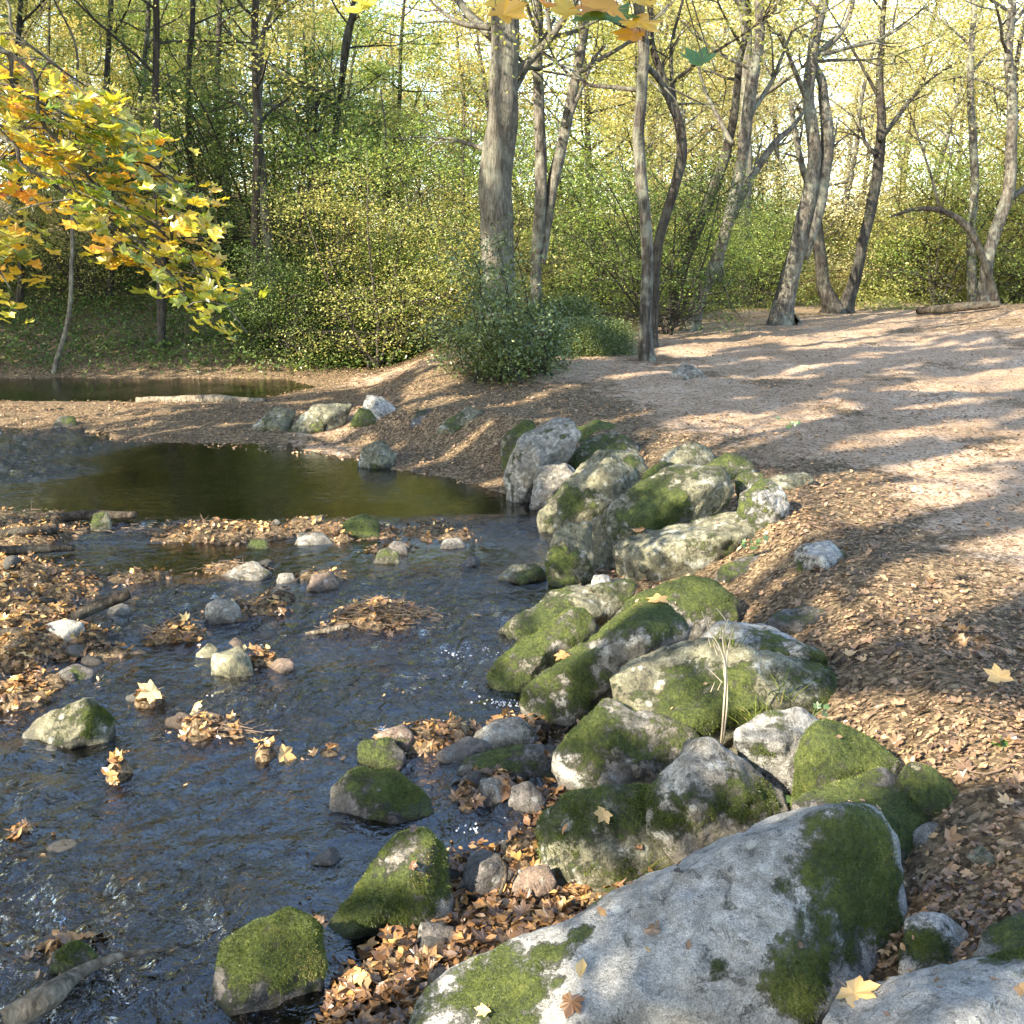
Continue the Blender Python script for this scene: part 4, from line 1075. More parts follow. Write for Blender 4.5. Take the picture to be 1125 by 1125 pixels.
PROTO = {
    'tall1': wood_proto(51, 11.5, .13, .28, 24, 3.1, 84, .08, .38, .36),
    'tall2': wood_proto(52, 13.0, .15, .36, 24, 3.4, 84, .085, .40, .36),
    'tall3': wood_proto(53, 10.0, .10, .18, 20, 2.7, 66, .075, .36, .34),
    'shade': wood_proto(58, 12.5, .16, .3, 26, 3.2, 105, .15, .40, .4),
    'column': wood_proto(59, 14, .17, .25, 30, 1.35, 90, .14, .27, .5),
    'highcol': wood_proto(60, 15.5, .17, .5, 22, 1.3, 90, .14, .27, .5),
    'thin': wood_proto(54, 11.0, .08, .35, 18, 1.9, 48, .075, .36),
    'hazel': wood_proto(55, 4.6, .035, .12, 11, 2.0, 26, .058, .32, .25, stems=5),
    'hazel2': wood_proto(56, 3.4, .03, .08, 11, 1.8, 26, .056, .32, .25, stems=5),
    'bramble': wood_proto(57, 1.2, .012, .05, 9, .8, 50, .05, .24, stems=6),
}
MESHES = {}
def wood_tree(kind, leaf, bark, x, y, s, rz, label, group, name='tree', cat='tree'):
    key = (kind, leaf, bark)
    if key not in MESHES:
        w, c = PROTO[kind]
        w2, c2 = w.copy(), c.copy()
        w2.materials.append(M[bark]); c2.materials.append(M[leaf])
        MESHES[key] = (w2, c2)
    w2, c2 = MESHES[key]
    root = empty(name, (x, y, ground_z(x, y) - .03), label, cat, group)
    root.scale = (s, s, s)
    root.rotation_euler = (0, 0, rz)
    link(bpy.data.objects.new('stem' if name == 'shrub' else 'trunk', w2), root)
    link(bpy.data.objects.new('foliage' if name == 'shrub' else 'crown', c2), root)
    return root
def scatter(n, y0, y1, u0, u1, gap, r, taken):
    out = []
    for _ in range(n * 60):
        if len(out) >= n: break
        y = math.sqrt(r.uniform(y0 * y0, y1 * y1))
        u = r.uniform(u0, u1)
        x = u * y
        if all((x - a) ** 2 + (y - b) ** 2 > gap ** 2 for a, b in taken):
            taken.append((x, y)); out.append((x, y))
    return out
rt = np.random.default_rng(77)
taken = list(TREES)
ZONES = [  # u range, y range, count, kinds, leaves, label part
    (-.58, -.16, 24, 36, 17, ('tall1', 'tall2', 'thin', 'tall3'), ('leaf_mid', 'leaf_green', 'leaf_mid', 'leaf_yellow'), 'olive and yellow leaved tree in the wood on the bank beyond the pond'),
    (-.20, .14, 24, 36, 10, ('tall1', 'tall3', 'tall1'), ('leaf_green', 'leaf_mid', 'leaf_yellow'), 'green and yellow leaved tree in the wood behind the thick furrowed trunk'),
    (.12, .60, 29, 40, 15, ('tall2', 'tall3', 'thin'), ('leaf_mid', 'leaf_gold', 'leaf_yellow'), 'golden leaved tree in the wood beyond the end of the path'),
    (-.58, -.0, 36, 56, 21, ('tall2', 'tall1'), ('leaf_mid', 'leaf_yellow', 'leaf_green'), 'distant tree in the wood far beyond the pond'),
    (-.05, .6, 40, 60, 13, ('tall2', 'tall1', 'tall3'), ('leaf_gold', 'leaf_yellow', 'leaf_mid'), 'distant tree in the wood far beyond the path'),
]
for (u0, u1, y0, y1, n, kinds, leaves, lab) in ZONES:
    for k, (x, y) in enumerate(scatter(n, y0, y1, u0, u1, 2.3, rt, taken)):
        wood_tree(kinds[k % len(kinds)], leaves[rt.integers(len(leaves))], ('bark_dark', 'bark_mid', 'bark_light')[k % 3], x, y, rt.uniform(.8, 1.1) * (.8 if y < 36 and x < .12 * y else 1), rt.uniform(0, 6.28), lab, lab.replace('tree', 'trees', 1))
SH = [
    (-.14, -.03, 18.5, 22, 5, ('hazel', 'hazel2'), ('leaf_green', 'leaf_mid', 'leaf_green'), 'bright green hazel bush beside the thick furrowed trunk'),
    (.03, .16, 19, 25, 5, ('hazel', 'hazel2'), ('leaf_green', 'leaf_mid', 'leaf_dark'), 'green understorey bush between the forked tree and the slender dark trunk'),
    (.14, .52, 27, 33, 16, ('hazel2', 'hazel', 'bramble'), ('leaf_mid', 'leaf_green', 'leaf_gold'), 'pale green bush in the thicket beyond the path'),
    (.17, .5, 26, 31, 6, ('hazel2',), ('leaf_green', 'leaf_mid'), 'low pale bush at the far edge of the path'),
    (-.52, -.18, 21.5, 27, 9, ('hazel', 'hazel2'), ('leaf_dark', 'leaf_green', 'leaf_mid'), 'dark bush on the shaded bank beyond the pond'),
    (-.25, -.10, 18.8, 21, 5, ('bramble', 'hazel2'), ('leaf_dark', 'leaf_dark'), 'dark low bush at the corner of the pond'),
    (-.5, .5, 34, 44, 18, ('hazel', 'hazel2'), ('leaf_yellow', 'leaf_mid', 'leaf_gold'), 'yellowing bush deep in the wood'),
]
for (u0, u1, y0, y1, n, kinds, leaves, lab) in SH:
    tk = []
    for k, (x, y) in enumerate(scatter(n, y0, y1, u0, u1, .8, rt, tk)):
        wood_tree(kinds[k % len(kinds)], leaves[rt.integers(len(leaves))], 'bark_dark', x, y, rt.uniform(.65, 1.25) * (.7 if kinds[0] == 'bramble' else 1), rt.uniform(0, 6.28), lab, lab.replace('bush', 'bushes').replace('bramble', 'brambles'), 'shrub', 'shrub')

# --- far wood closing the view
def far_wood():
    r = np.random.default_rng(90)
    n = 560
    y = r.uniform(62, 95, n); x = y * r.uniform(-.75, .75, n)
    cl = np.repeat(np.c_[x, y, np.zeros(n)], 30, 0)
    cl[:, 2] = r.uniform(1, 25, len(cl)) * r.uniform(.55, 1, len(cl))
    cl[:, :2] += r.normal(size=(len(cl), 2)) * 1.6
    cl[:, 2] += 2.5
    V, Q, rnd = spray_leaves(cl, 17, .9, .45, .27, r)
    o = mk('distant_woods', V, [Q], M['leaf_yellow'], None, {'rnd': rnd}, smooth=False)
    tag(o, 'pale yellow-green mass of distant woodland closing the view', 'woods', kind='stuff')
far_wood()

# --- the evergreen bush in front of the thick trunk
def evergreen():
    r = np.random.default_rng(61)
    c0 = at_y(562, 405, 13.7)
    g = ground_z(c0[0], c0[1])
    loc = np.array([c0[0], c0[1], g])
    root = empty('shrub', loc, 'dense dark evergreen bush with small leaves in front of the thick trunk', 'shrub')
    wood = MB(); cls = []
    for k in range(26):
        a = r.uniform(0, 6.28)
        d = np.array([math.cos(a) * .75 + .1, math.sin(a) * .5, r.uniform(.35, 1.2)])
        P = limb_path(loc + [r.normal() * .3, r.normal() * .25, -.05], d, r.choice([.6, .9, 1.2, 1.75]) * r.uniform(.85, 1.1), r, -.05, .24, 7)
        wood.add(*tube(P, np.linspace(.014, .004, 7), 5, cap=False))
        for j in range(2, 7):
            cls.append(P[j])
            for m in range(2):
                Q = limb_path(P[j], r.normal(size=3) + [0, 0, .2], r.uniform(.15, .35), r, 0, .2, 4)
                wood.add(*tube(Q, np.linspace(.006, .003, 4), 4, cap=False))
                cls.append(Q[-1])
    wood.build('stem', M['twig_dark'], root, loc=loc)
    V, Q, rnd = spray_leaves(np.array(cls), 50, .115, .6, .046, r, .8)
    mk('foliage', V, [Q], M['leaf_shrub'], root, {'rnd': rnd}, smooth=False, loc=loc)
    c1 = at_y(640, 372, 15.4)
evergreen()
for k, (px, py, Yb, s) in enumerate(((640, 388, 15.8, .5), (668, 384, 16.4, .5), (612, 375, 16.8, .8))):
    p = at_y(px, py, Yb)
    wood_tree('bramble', 'leaf_shrub', 'bark_dark', p[0], Yb, s, k * 2.1, ('small leafy bramble trailing from the evergreen bush', 'small bramble nearest the slender dark trunk', 'bramble between the thick trunk and the forked tree')[k], None, 'shrub', 'shrub')

TAN = math.tan(math.radians(33))
def sun_sh(P):
    """position across the sun's beam: sideways, and height above the plane through the origin"""
    P = np.atleast_2d(P)
    return np.c_[P[:, 0] * .64 - P[:, 1] * .77, P[:, 2] + (P[:, 0] * .77 + P[:, 1] * .64) * TAN]
# wanted sun patches, cut as holes through the unseen crowns: outlines on the ground (photo points, height)
GAPS = [([(928, 680), (975, 655), (1010, 645), (1000, 632), (1060, 620), (1135, 590), (1135, 614), (1075, 634), (1040, 654), (985, 678)], .46),
        ([(715, 487), (745, 466), (800, 456), (842, 466), (828, 484), (760, 495)], .47),
        ([(890, 562), (940, 547), (1062, 528), (1068, 542), (960, 562), (915, 572)], .46),
        ([(955, 480), (1071, 462), (1075, 470), (965, 486)], .47), ([(975, 428), (1050, 418), (1130, 408), (1130, 420), (1050, 430)], .5),
        ([(835, 460), (916, 442), (925, 450), (850, 466)], .48), ([(730, 388), (790, 372), (860, 366), (850, 378), (760, 394)], .5),
        ([(860, 372), (1015, 352), (1020, 362), (880, 384)], .55), ([(1005, 512), (1130, 486), (1130, 498), (1010, 520)], .46),
        ([(462, 446), (490, 415), (515, 412), (508, 430), (485, 448)], .35), ([(318, 490), (372, 452), (400, 452), (390, 470), (345, 492)], .15),
        ([(895, 765), (1000, 782), (1060, 796), (1130, 800), (1130, 834), (1040, 826), (940, 808)], .44),
        ([(812, 800), (845, 778), (890, 775), (950, 808), (985, 834), (960, 856), (890, 866), (840, 850)], .36),
        ([(640, 545), (655, 506), (684, 498), (700, 510), (690, 540), (672, 552)], .38),
        ([(560, 700), (610, 660), (700, 640), (770, 640), (790, 665), (720, 690), (640, 735), (590, 760)], .3),
        ([(680, 760), (690, 720), (760, 712), (800, 735), (790, 790), (720, 780)], .38),
        ([(690, 615), (740, 590), (800, 585), (790, 620), (720, 635)], .25), ([(710, 545), (760, 515), (790, 525), (760, 560), (715, 570)], .5),
        ([(560, 995), (590, 965), (640, 975), (640, 1010), (580, 1012)], .08), ([(365, 1010), (450, 915), (490, 935), (440, 1000)], .2), ([(240, 1060), (270, 1000), (330, 1000), (330, 1040)], .2),
        ([(480, 1115), (560, 1055), (620, 1030), (600, 1080), (540, 1125)], .2)]
GAPS = [sun_sh([at_z(px, py, z) for px, py in g]) for g, z in GAPS]
def sun_clear(C, thin=.30):  # drops crown leaves to shape where sunlight lands
    q = sun_sh(C)
    keep = ~((q[:, 0] > -13) & (q[:, 0] < -3.4) & (q[:, 1] < 2.9))          # leaves cut to let sun onto the open water on the left
    keep &= ~((q[:, 0] > -6.4) & (q[:, 0] < -3.7) & (q[:, 1] < 4.9))          # leaves cut to let sun onto the leaning maple
    for g in GAPS:
        keep &= sdpoly(q, g) > .17
    f = fbm(np.c_[q[:, 0] * 2.6, q[:, 1] * 1.1, 0 * q[:, 0]], 3)
    keep &= f < thin - .035 * np.maximum(q[:, 1] - 6, 0)
    return keep
def maple_clear(C):
    return sun_clear(C)
# ------------------------------------------------------------------ the yellow maple overhanging the stream
def maple():
    r = np.random.default_rng(101)
    foot = np.array([-4.9, 3.2, 0.0]); foot[2] = ground_z(foot[0], foot[1])
    root = empty('maple_tree', foot, 'golden maple leaning out over the stream with boughs of orange and yellow leaves', 'tree')
    wood = MB()
    T = resample([foot + [0, 0, -.2], foot + [.1, .2, 1.5], foot + [.35, .5, 3.2], foot + [.4, .8, 5.5], foot + [.2, 1.0, 8]], 30)
    TR = np.interp(np.linspace(0, 1, 30), [0, .1, .5, 1], [.2, .15, .11, .03])
    wood.add(*tube(T, TR, 12, .12, 3))
    BR = [[(-60, 40, 4.6), (50, 140, 4.75), (115, 213, 4.9), (172, 250, 4.95), (225, 305, 5.0), (272, 366, 5.0)],
          [(-80, 40, 4.6), (20, 100, 4.8), (100, 140, 5.0), (160, 178, 5.1), (222, 222, 5.2)],
          [(-80, 130, 4.5), (30, 185, 4.6), (100, 232, 4.8), (160, 272, 4.9), (212, 330, 4.9)],
          [(-90, 200, 4.3), (-20, 270, 4.4), (12, 318, 4.4)],
          [(-80, -40, 4.9), (20, 40, 5.0), (95, 95, 5.2), (150, 120, 5.3)],
          [(-80, 100, 4.9), (40, 160, 5.2), (120, 190, 5.4), (190, 210, 5.5), (235, 262, 5.5)]]
    twigs = []
    for k, b in enumerate(BR):
        pts = [at_y(*q) for q in b]
        pts.insert(0, T[12 + k] if k else T[14])
        P = resample(pts, 40)
        wood.add(*tube(P, np.linspace(.012 if k < 3 else .009, .003, 40), 6, .1, k, cap=False))
        twigs += [(p, P[-1] - P[20]) for p in P[10:]]
    poly = np.array([(-40, 40), (60, 62), (110, 100), (165, 140), (185, 165), (228, 200), (240, 235), (236, 262), (258, 300), (262, 330), (278, 368), (240, 372), (205, 372), (196, 352), (178, 318), (120, 290), (85, 262), (70, 225), (40, 200), (20, 225), (25, 330), (-40, 345)])
    C, = [[]]
    tries = r.uniform([-50, 35], [282, 378], (900, 2))
    tries = tries[sdpoly(tries, poly) < -9][:112]
    tw = np.array([t[0] for t in twigs])
    NS, HU = [], []
    for (px, py) in tries:
        Yd = 4.5 + .9 * r.random() + .0012 * px
        p = at_y(px, py, Yd)
        d = np.linalg.norm(tw - p, axis=1)
        j = np.argmin(d)
        if d[j] > .7: continue
        # one flat spray: a twig with leaves in a tilted layer
        ax = np.array([.8, .1 + .4 * r.normal(), -.42 + .2 * r.normal()]); ax /= np.linalg.norm(ax)
        side = np.cross(ax, [0, 0, 1.0]); side /= np.linalg.norm(side)
        up = np.cross(side, ax)
        L = r.uniform(.18, .34)
        a = p - ax * L * .5
        wood.add(*tube(resample([tw[j], (tw[j] + a) / 2 + [0, 0, .03], a, p + ax * L * .5], 9), np.linspace(.0045, .0014, 9), 4, cap=False))
        hu = r.normal() * .12
        for k in range(r.integers(10, 18)):
            t = r.uniform(-.5, .65)
            q = p + ax * L * t + side * r.normal() * .085 + up * r.normal() * .018 + np.array([0, 0, -.02])
            C.append(q); NS.append(up * np.sign(up[2]) + np.array([-.1, -.16, 0]) + r.normal(size=3) * .24); HU.append(hu)
    HU = np.array(HU)
    C = np.array(C)
    Nn = np.array(NS)
    V, Fa, k = place_leaves(TPL_MF, C, Nn, r.uniform(.05, .10, len(C)), r, .75)
    px = (C[:, 0] / C[:, 1])
    rnd = np.clip(.30 + HU + .25 * fbm(C * 1.9 + 3, 3) + r.normal(size=len(C)) * .16 - .12 * (C[:, 2] < 1.95), 0, 1)
    cw = crown_on(T, TR, r, wood, .58, 14, 2.4)
    cw = cw[~((cw[:, 0] > -3.4) & (cw[:, 2] < 4.0))]
    wood.build('trunk', M['bark_mid'], root, loc=foot)
    mk('foliage', V, [Fa], M['leaf_maple'], root, {'rnd': np.repeat(rnd, k)}, smooth=False, loc=foot)
    Cc = cw[np.repeat(np.arange(len(cw)), 24)] + r.normal(size=(len(cw) * 24, 3)) * [.38, .38, .2]
    Cc = Cc[maple_clear(Cc)]  # same sun holes cut into the unseen upper crown
    V, Fa, k = place_leaves(TPL_M, Cc, np.array([0, 0, 1.0]) + r.normal(size=(len(Cc), 3)) * .4, r.uniform(.1, .17, len(Cc)), r, .4)
    mk('crown', V, [Fa], M['leaf_maple'], root, {'rnd': np.repeat(np.clip(r.normal(.5, .2, len(Cc)), 0, 1), k)}, smooth=False, loc=foot)
maple()

def near_maple():
    """the maple beside the photographer, whose lowest spray hangs into the top of the view"""
    r = np.random.default_rng(131)
    foot = np.array([3.4, -1.6, 0.0]); foot[2] = ground_z(foot[0], foot[1])
    root = empty('maple_tree', foot, 'maple whose drooping sprays of green and orange leaves hang into the top of the view', 'tree')
    wood = MB()
    T = resample([foot + [0, 0, -.2], foot + [-.1, .2, 2], foot + [-.3, .3, 4.2], foot + [-.1, .2, 7.5]], 26)
    TR = np.interp(np.linspace(0, 1, 26), [0, .1, 1], [.19, .14, .03])
    wood.add(*tube(T, TR, 12, .12, 5))
    Bp = resample([T[13], [1.9, .8, 4.1], [.9, 2.0, 3.75], [.25, 2.7, 3.3], [-.3, 3.2, 3.0]], 40)
    wood.add(*tube(Bp, np.linspace(.05, .006, 40), 7, .1, 2, cap=False))
    spec = [(545, 12, 2.9, .13, .6), (560, 6, 3.0, .12, .5), (640, 18, 2.75, .13, 'g'), (668, 22, 2.7, .12, 'g'), (678, 10, 2.65, .13, .68), (695, 22, 2.7, .12, .55), (662, 6, 2.75, .12, .75), (703, 40, 2.7, .1, .7),
            (772, 70, 2.6, .095, 'g'), (778, 64, 2.62, .05, .85), (632, 12, 2.8, .1, .45), (397, 12, 3.1, .11, .2), (410, 4, 3.1, .1, .3), (715, 6, 2.7, .1, .5), (600, 4, 2.9, .1, .8)]
    CG, CO, NG, NO, SG, SO, RO = [], [], [], [], [], [], []
    for (px, py, Y, s, c) in spec:
        p = at_y(px, py, Y)
        n = np.array([r.normal() * .15, -.55, .8])
        j = np.argmin(np.linalg.norm(Bp - p, axis=1))
        wood.add(*tube(resample([Bp[j], (Bp[j] + p) / 2 + [0, 0, .08], p + [0, 0, .01]], 7), np.linspace(.005, .0012, 7), 4, cap=False))
        if c == 'g': CG.append(p); NG.append(n); SG.append(s)
        else: CO.append(p); NO.append(n); SO.append(s); RO.append(c)
    cw = crown_on(T, TR, r, wood, .55, 14, 2.6)
    wood.build('trunk', M['bark_mid'], root, loc=foot)
    V, Fa, k = place_leaves(TPL_MF, np.array(CG), np.array(NG), np.array(SG), r, .4)
    mk('green_leaves', V, [Fa], M['leaf_green_maple'], root, {'rnd': np.full(len(V), .5)}, smooth=False, loc=foot)
    V, Fa, k = place_leaves(TPL_MF, np.array(CO), np.array(NO), np.array(SO), r, .5)
    mk('orange_leaves', V, [Fa], M['leaf_maple'], root, {'rnd': np.repeat(RO, k)}, smooth=False, loc=foot)
    Cc = cw[np.repeat(np.arange(len(cw)), 14)] + r.normal(size=(len(cw) * 14, 3)) * [.35, .35, .18]
    V, Fa, k = place_leaves(TPL_M, Cc, np.array([0, 0, 1.0]) + r.normal(size=(len(Cc), 3)) * .4, r.uniform(.1, .17, len(Cc)), r, .4)
    mk('crown', V, [Fa], M['leaf_maple'], root, {'rnd': np.repeat(np.clip(r.normal(.4, .2, len(Cc)), 0, 1), k)}, smooth=False, loc=foot)
near_maple()

# --- trees standing behind and to the side of the viewpoint, on the sunny side; they shade the path, with sun holes cut into their crowns
SHADE = [(-7, 2.4, 1.0), (-6.5, -.4, 1.05), (-6, -3.2, 1.05), (-6.5, -5.8, 1.1), (-6, -8.4, 1.1), (-1.6, -9.0, 1.1), (-6, -11, 1.1), (-2, -11.4, 1.05), (-2, -20.0, 1.05), (-2.2, -21.6, 1.15), (2.2, -20.6, 1.1), (-2, -24.5, 1.1)]
SHADE_LAB = ['tree on the near side of the stream outside the picture, shading the path'] * len(SHADE)
for k, (l, q, sc) in enumerate(SHADE):
    x, y = .77 * l + .64 * q, .64 * l - .77 * q
    r = np.random.default_rng(500 + k)
    z0 = ground_z(x, y)
    wood = MB()
    P = limb_path((x, y, z0 - .15), np.array([r.normal() * .05, r.normal() * .05, 1.0]), 13 * sc, r, .6, .04, 9)
    S = resample(P, 22)
    R = np.linspace(.17, .04, 22) * (1 + .5 * np.exp(-np.arange(22) / 1.5))
    wood.add(*tube(S, R, 9, .12, k))
    cl = crown_on(S, R, r, wood, .28, 28, 3.0, 4, 5, .2, (0, .7))
    idx = np.repeat(np.arange(len(cl)), 95)
    C = cl[idx] + r.normal(size=(len(idx), 3)) * [.46, .46, .25]
    if q > -14:
        C = C[sun_clear(C)]  # crown holes shaped to throw the outlined sun patches
    V, Q = leaf_cloud(C, np.array([0, 0, 1.0]) + r.normal(size=(len(C), 3)) * .6, r.uniform(.11, .19, len(C)), r, .8)
    root = empty('tree', (x, y, z0), SHADE_LAB[k], 'tree', 'trees on the near side of the stream')
    loc = np.array([x, y, z0])
    wood.build('trunk', M['bark_mid'], root, loc=loc)
    mk('crown', V, [Q], M['leaf_mid'], root, {'rnd': np.repeat(r.random(len(C)), 4)}, smooth=False, loc=loc)

# ------------------------------------------------------------------ small plants
def sapling():
    r = np.random.default_rng(5)
    base = at_y(792, 818, 3.95)
    root = empty('sapling', base, 'bare thin two-stemmed sapling in front of the largest mossy block', 'plant')
    mb = MB()
    for pts in ([(792, 818), (795, 780), (797, 735), (790, 710), (778, 690), (771, 672)], [(794, 815), (799, 770), (797, 725), (794, 700), (800, 680)], [(797, 735), (800, 712), (806, 690)]):
        P = resample([at_y(a, b, 3.95 - .02 * i) for i, (a, b) in enumerate(pts)], 16)
        mb.add(*tube(P, np.linspace(.0045, .0018, 16), 6, .15, 3))
    for _ in range(9):
        p = at_y(r.uniform(780, 800), r.uniform(680, 760), 3.95)
        mb.add(*tube(resample([p, p + [r.normal() * .03, r.normal() * .02, .05]], 4), np.linspace(.0025, .001, 4), 4, cap=False))
    o = mb.build('stem', M['twig_pale'], root, loc=base)
sapling()
def frond_plant(px, py, Y, label, n, L, seed, name='fern', cat='fern', lean=(0, -.3, 0)):
    r = np.random.default_rng(seed)
    base = at_y(px, py, Y)
    root = empty(name, base, label, cat)
    for k in range(n):
        a = -1.6 + 3.2 * (k + .5) / n + r.uniform(-.2, .2)
        d = np.array([math.sin(a), -.35 * math.cos(a) - .2, .75]) + np.array(lean)
        P = limb_path(base, d, L * r.uniform(.75, 1.1), r, -2.6, .04, 12)
        mb = MB()
        mb.add(*tube(P, np.linspace(.0022, .0008, 12), 4, cap=False), rnd=.9)
        Tn = np.gradient(P, axis=0); Tn /= np.linalg.norm(Tn, axis=1)[:, None]
        for i in range(2, 12):
            for half in (0, .5):
                p = P[i] if not half or i == 11 else (P[i] + P[i + 1]) / 2
                side = np.cross(Tn[i], [0, 0, 1.0]); side /= np.linalg.norm(side)
                w = L * .26 * math.sin(math.pi * (.12 + .86 * (1 - (i + half) / 12.5))) + .004
                for s in (-1, 1):
                    tip = p + s * side * w + Tn[i] * w * .35 + np.array([0, 0, -.15 * w])
                    m1 = p + s * side * w * .45 + Tn[i] * (w * .16 + .008)
                    m2 = p + s * side * w * .45 + Tn[i] * (w * .16 - .008)
                    mb.add([p, m2, tip, m1], [np.array([[0, 1, 2, 3]])], rnd=r.uniform(.2, .8))
        mb.build('frond', M['fern'], root, smooth=False, loc=base)
frond_plant(676, 985, 3.05, 'small green fern between the squat mossy boulder and the smooth grey boulder', 6, .17, 1)
frond_plant(655, 945, 3.3, 'tiny fern at the foot of the squat mossy boulder', 4, .10, 3)
def herb(px, py, Y, label, n, size, seed, leaf='fern'):
    r = np.random.default_rng(seed)
    base = at_y(px, py, Y)
    root = empty('herb', base, label, 'plant')
    mb = MB(); C = []
    for k in range(n):
        a = r.uniform(0, 6.28)
        tip = base + np.array([math.cos(a) * size * r.uniform(.3, 1.3), -abs(math.sin(a)) * size * .5, size * r.uniform(.2, 1.1)])
        mb.add(*tube(resample([base, (base + tip) / 2 + [0, 0, size * .3], tip], 6), np.linspace(.002, .001, 6), 4, cap=False))
        C.append(tip)
    mb.build('stem', M['stem_green'], root, loc=base)
    C = np.array(C)
    V, Fa, k = place_leaves(TPL_M, C, np.array([0, -.5, .8]) + r.normal(size=(n, 3)) * .3, np.full(n, size * .7) * r.uniform(.7, 1.2, n), r, .3)
    mk('leaves', V, [Fa], M[leaf], root, {'rnd': np.repeat(r.random(n), k)}, smooth=False, loc=base)
herb(838, 892, 3.45, 'broad-leaved green herb at the foot of the pyramid-shaped boulder', 9, .09, 2)
herb(892, 790, 3.95, 'pale green seedling on top of the white lichened stone', 4, .06, 4)
herb(868, 470, 7.5, 'weedy green sprig beside the flat stone on the path', 5, .07, 5)
herb(826, 604, 6.3, 'green sprig growing in front of the long low block', 8, .07, 6)
def tuft(px, py, Y, label, n, L, seed, mat='moss_blade'):
    r = np.random.default_rng(seed)
    base = at_y(px, py, Y)
    mb = MB()
    for k in range(n):
        a = r.uniform(0, 6.28)
        p = base + np.array([r.normal() * .03, r.normal() * .02, -.01])
        d = np.array([math.cos(a) * .5, math.sin(a) * .5, 1])
        P = limb_path(p, d, L * r.uniform(.5, 1.1), r, -2.0, .08, 5)
        s = np.cross(d, [0, 1.0, .2]); s = s / np.linalg.norm(s)
        w = np.array([.002, .0022, .0018, .0012, .0003])[:, None]
        V = np.vstack([P - s * w, P + s * w])
        mb.add(V, [np.array([[i, i + 1, i + 6, i + 5] for i in range(4)])], rnd=r.uniform(.4, 1))
    o = mb.build('grass_tuft', M[mat], smooth=False, loc=base)
    tag(o, label, 'grass')
tuft(670, 868, 3.95, 'thin grass tuft at the base of the dark layered boulder', 26, .12, 1)
tuft(830, 795, 4.0, 'fresh grass tuft beside the bare sapling', 40, .13, 2)
tuft(860, 765, 4.15, 'dry grass tuft at the end of the largest mossy block', 22, .16, 3)
tuft(800, 708, 4.35, 'wispy grass on top of the largest mossy block', 18, .14, 4)
tuft(545, 780, 4.9, 'grass blades at the foot of the narrow mossy ridge', 14, .1, 5)
tuft(705, 960, 3.25, 'hanging grass on the squat mossy boulder', 30, .13, 6)

# --- foam
def foam():
    r = np.random.default_rng(8)
    mb = MB()
    for (px, py, rx, ry, n) in ((492, 798, 26, 5, 5), (556, 772, 24, 5, 4), (512, 716, 30, 8, 8), (525, 912, 22, 8, 2)):
        for k in range(n * 11):
            p = at_z(px + r.normal() * rx * .5, py + r.normal() * ry * .5, .012)
            s = r.uniform(.002, .006)
            a = np.linspace(0, 6.28, 18, endpoint=False)
            rad = s * (1 + .45 * fbm(np.c_[np.cos(a) * 2 + k * 3 + px, np.sin(a) * 2, 0 * a], 3))
            top = np.c_[p[0] + np.cos(a) * rad, p[1] + np.sin(a) * rad * 1.6, np.full(18, p[2])]
            inn = np.c_[p[0] + np.cos(a) * rad * .7, p[1] + np.sin(a) * rad * 1.1, np.full(18, p[2] + .003)]
            V = np.vstack([top, inn, [p + [0, 0, .0035]]])
            i = np.arange(18); j = (i + 1) % 18
            mb.add(V, [np.c_[i, j, 18 + j, 18 + i], np.c_[18 + i, 18 + j, np.full(18, 36)]])
    o = mb.build('foam', M['foam'])
    tag(o, 'white foam caught in the quick water between the shore stones', 'foam', kind='stuff')
foam()

# ------------------------------------------------------------------ fallen leaves
rock_bvh = BVHTree.FromPolygons(np.concatenate(ROCK_BV).tolist(), np.concatenate(ROCK_BF).tolist())
def drop(C, keep_rock, r):
    """rest points on the ground or stones: (index, position, normal)"""
    idx, P, Nn = [], [], []
    for i, (x, y) in enumerate(C):
        h1 = rock_bvh.ray_cast(Vector((x, y, 4)), Vector((0, 0, -1)))
        h2 = ground_bvh.ray_cast(Vector((x, y, 8)), Vector((0, 0, -1)))
        z1 = h1[0].z if h1[0] is not None else -9
        z2 = h2[0].z if h2[0] is not None else -9
        if z1 > z2:
            if r.random() > keep_rock or h1[1].z < .55: continue
            idx.append(i); P.append(h1[0][:]); Nn.append(h1[1][:])
        elif z2 > -8:
            idx.append(i); P.append(h2[0][:]); Nn.append(h2[1][:])
    return np.array(idx), np.array(P), np.array(Nn)
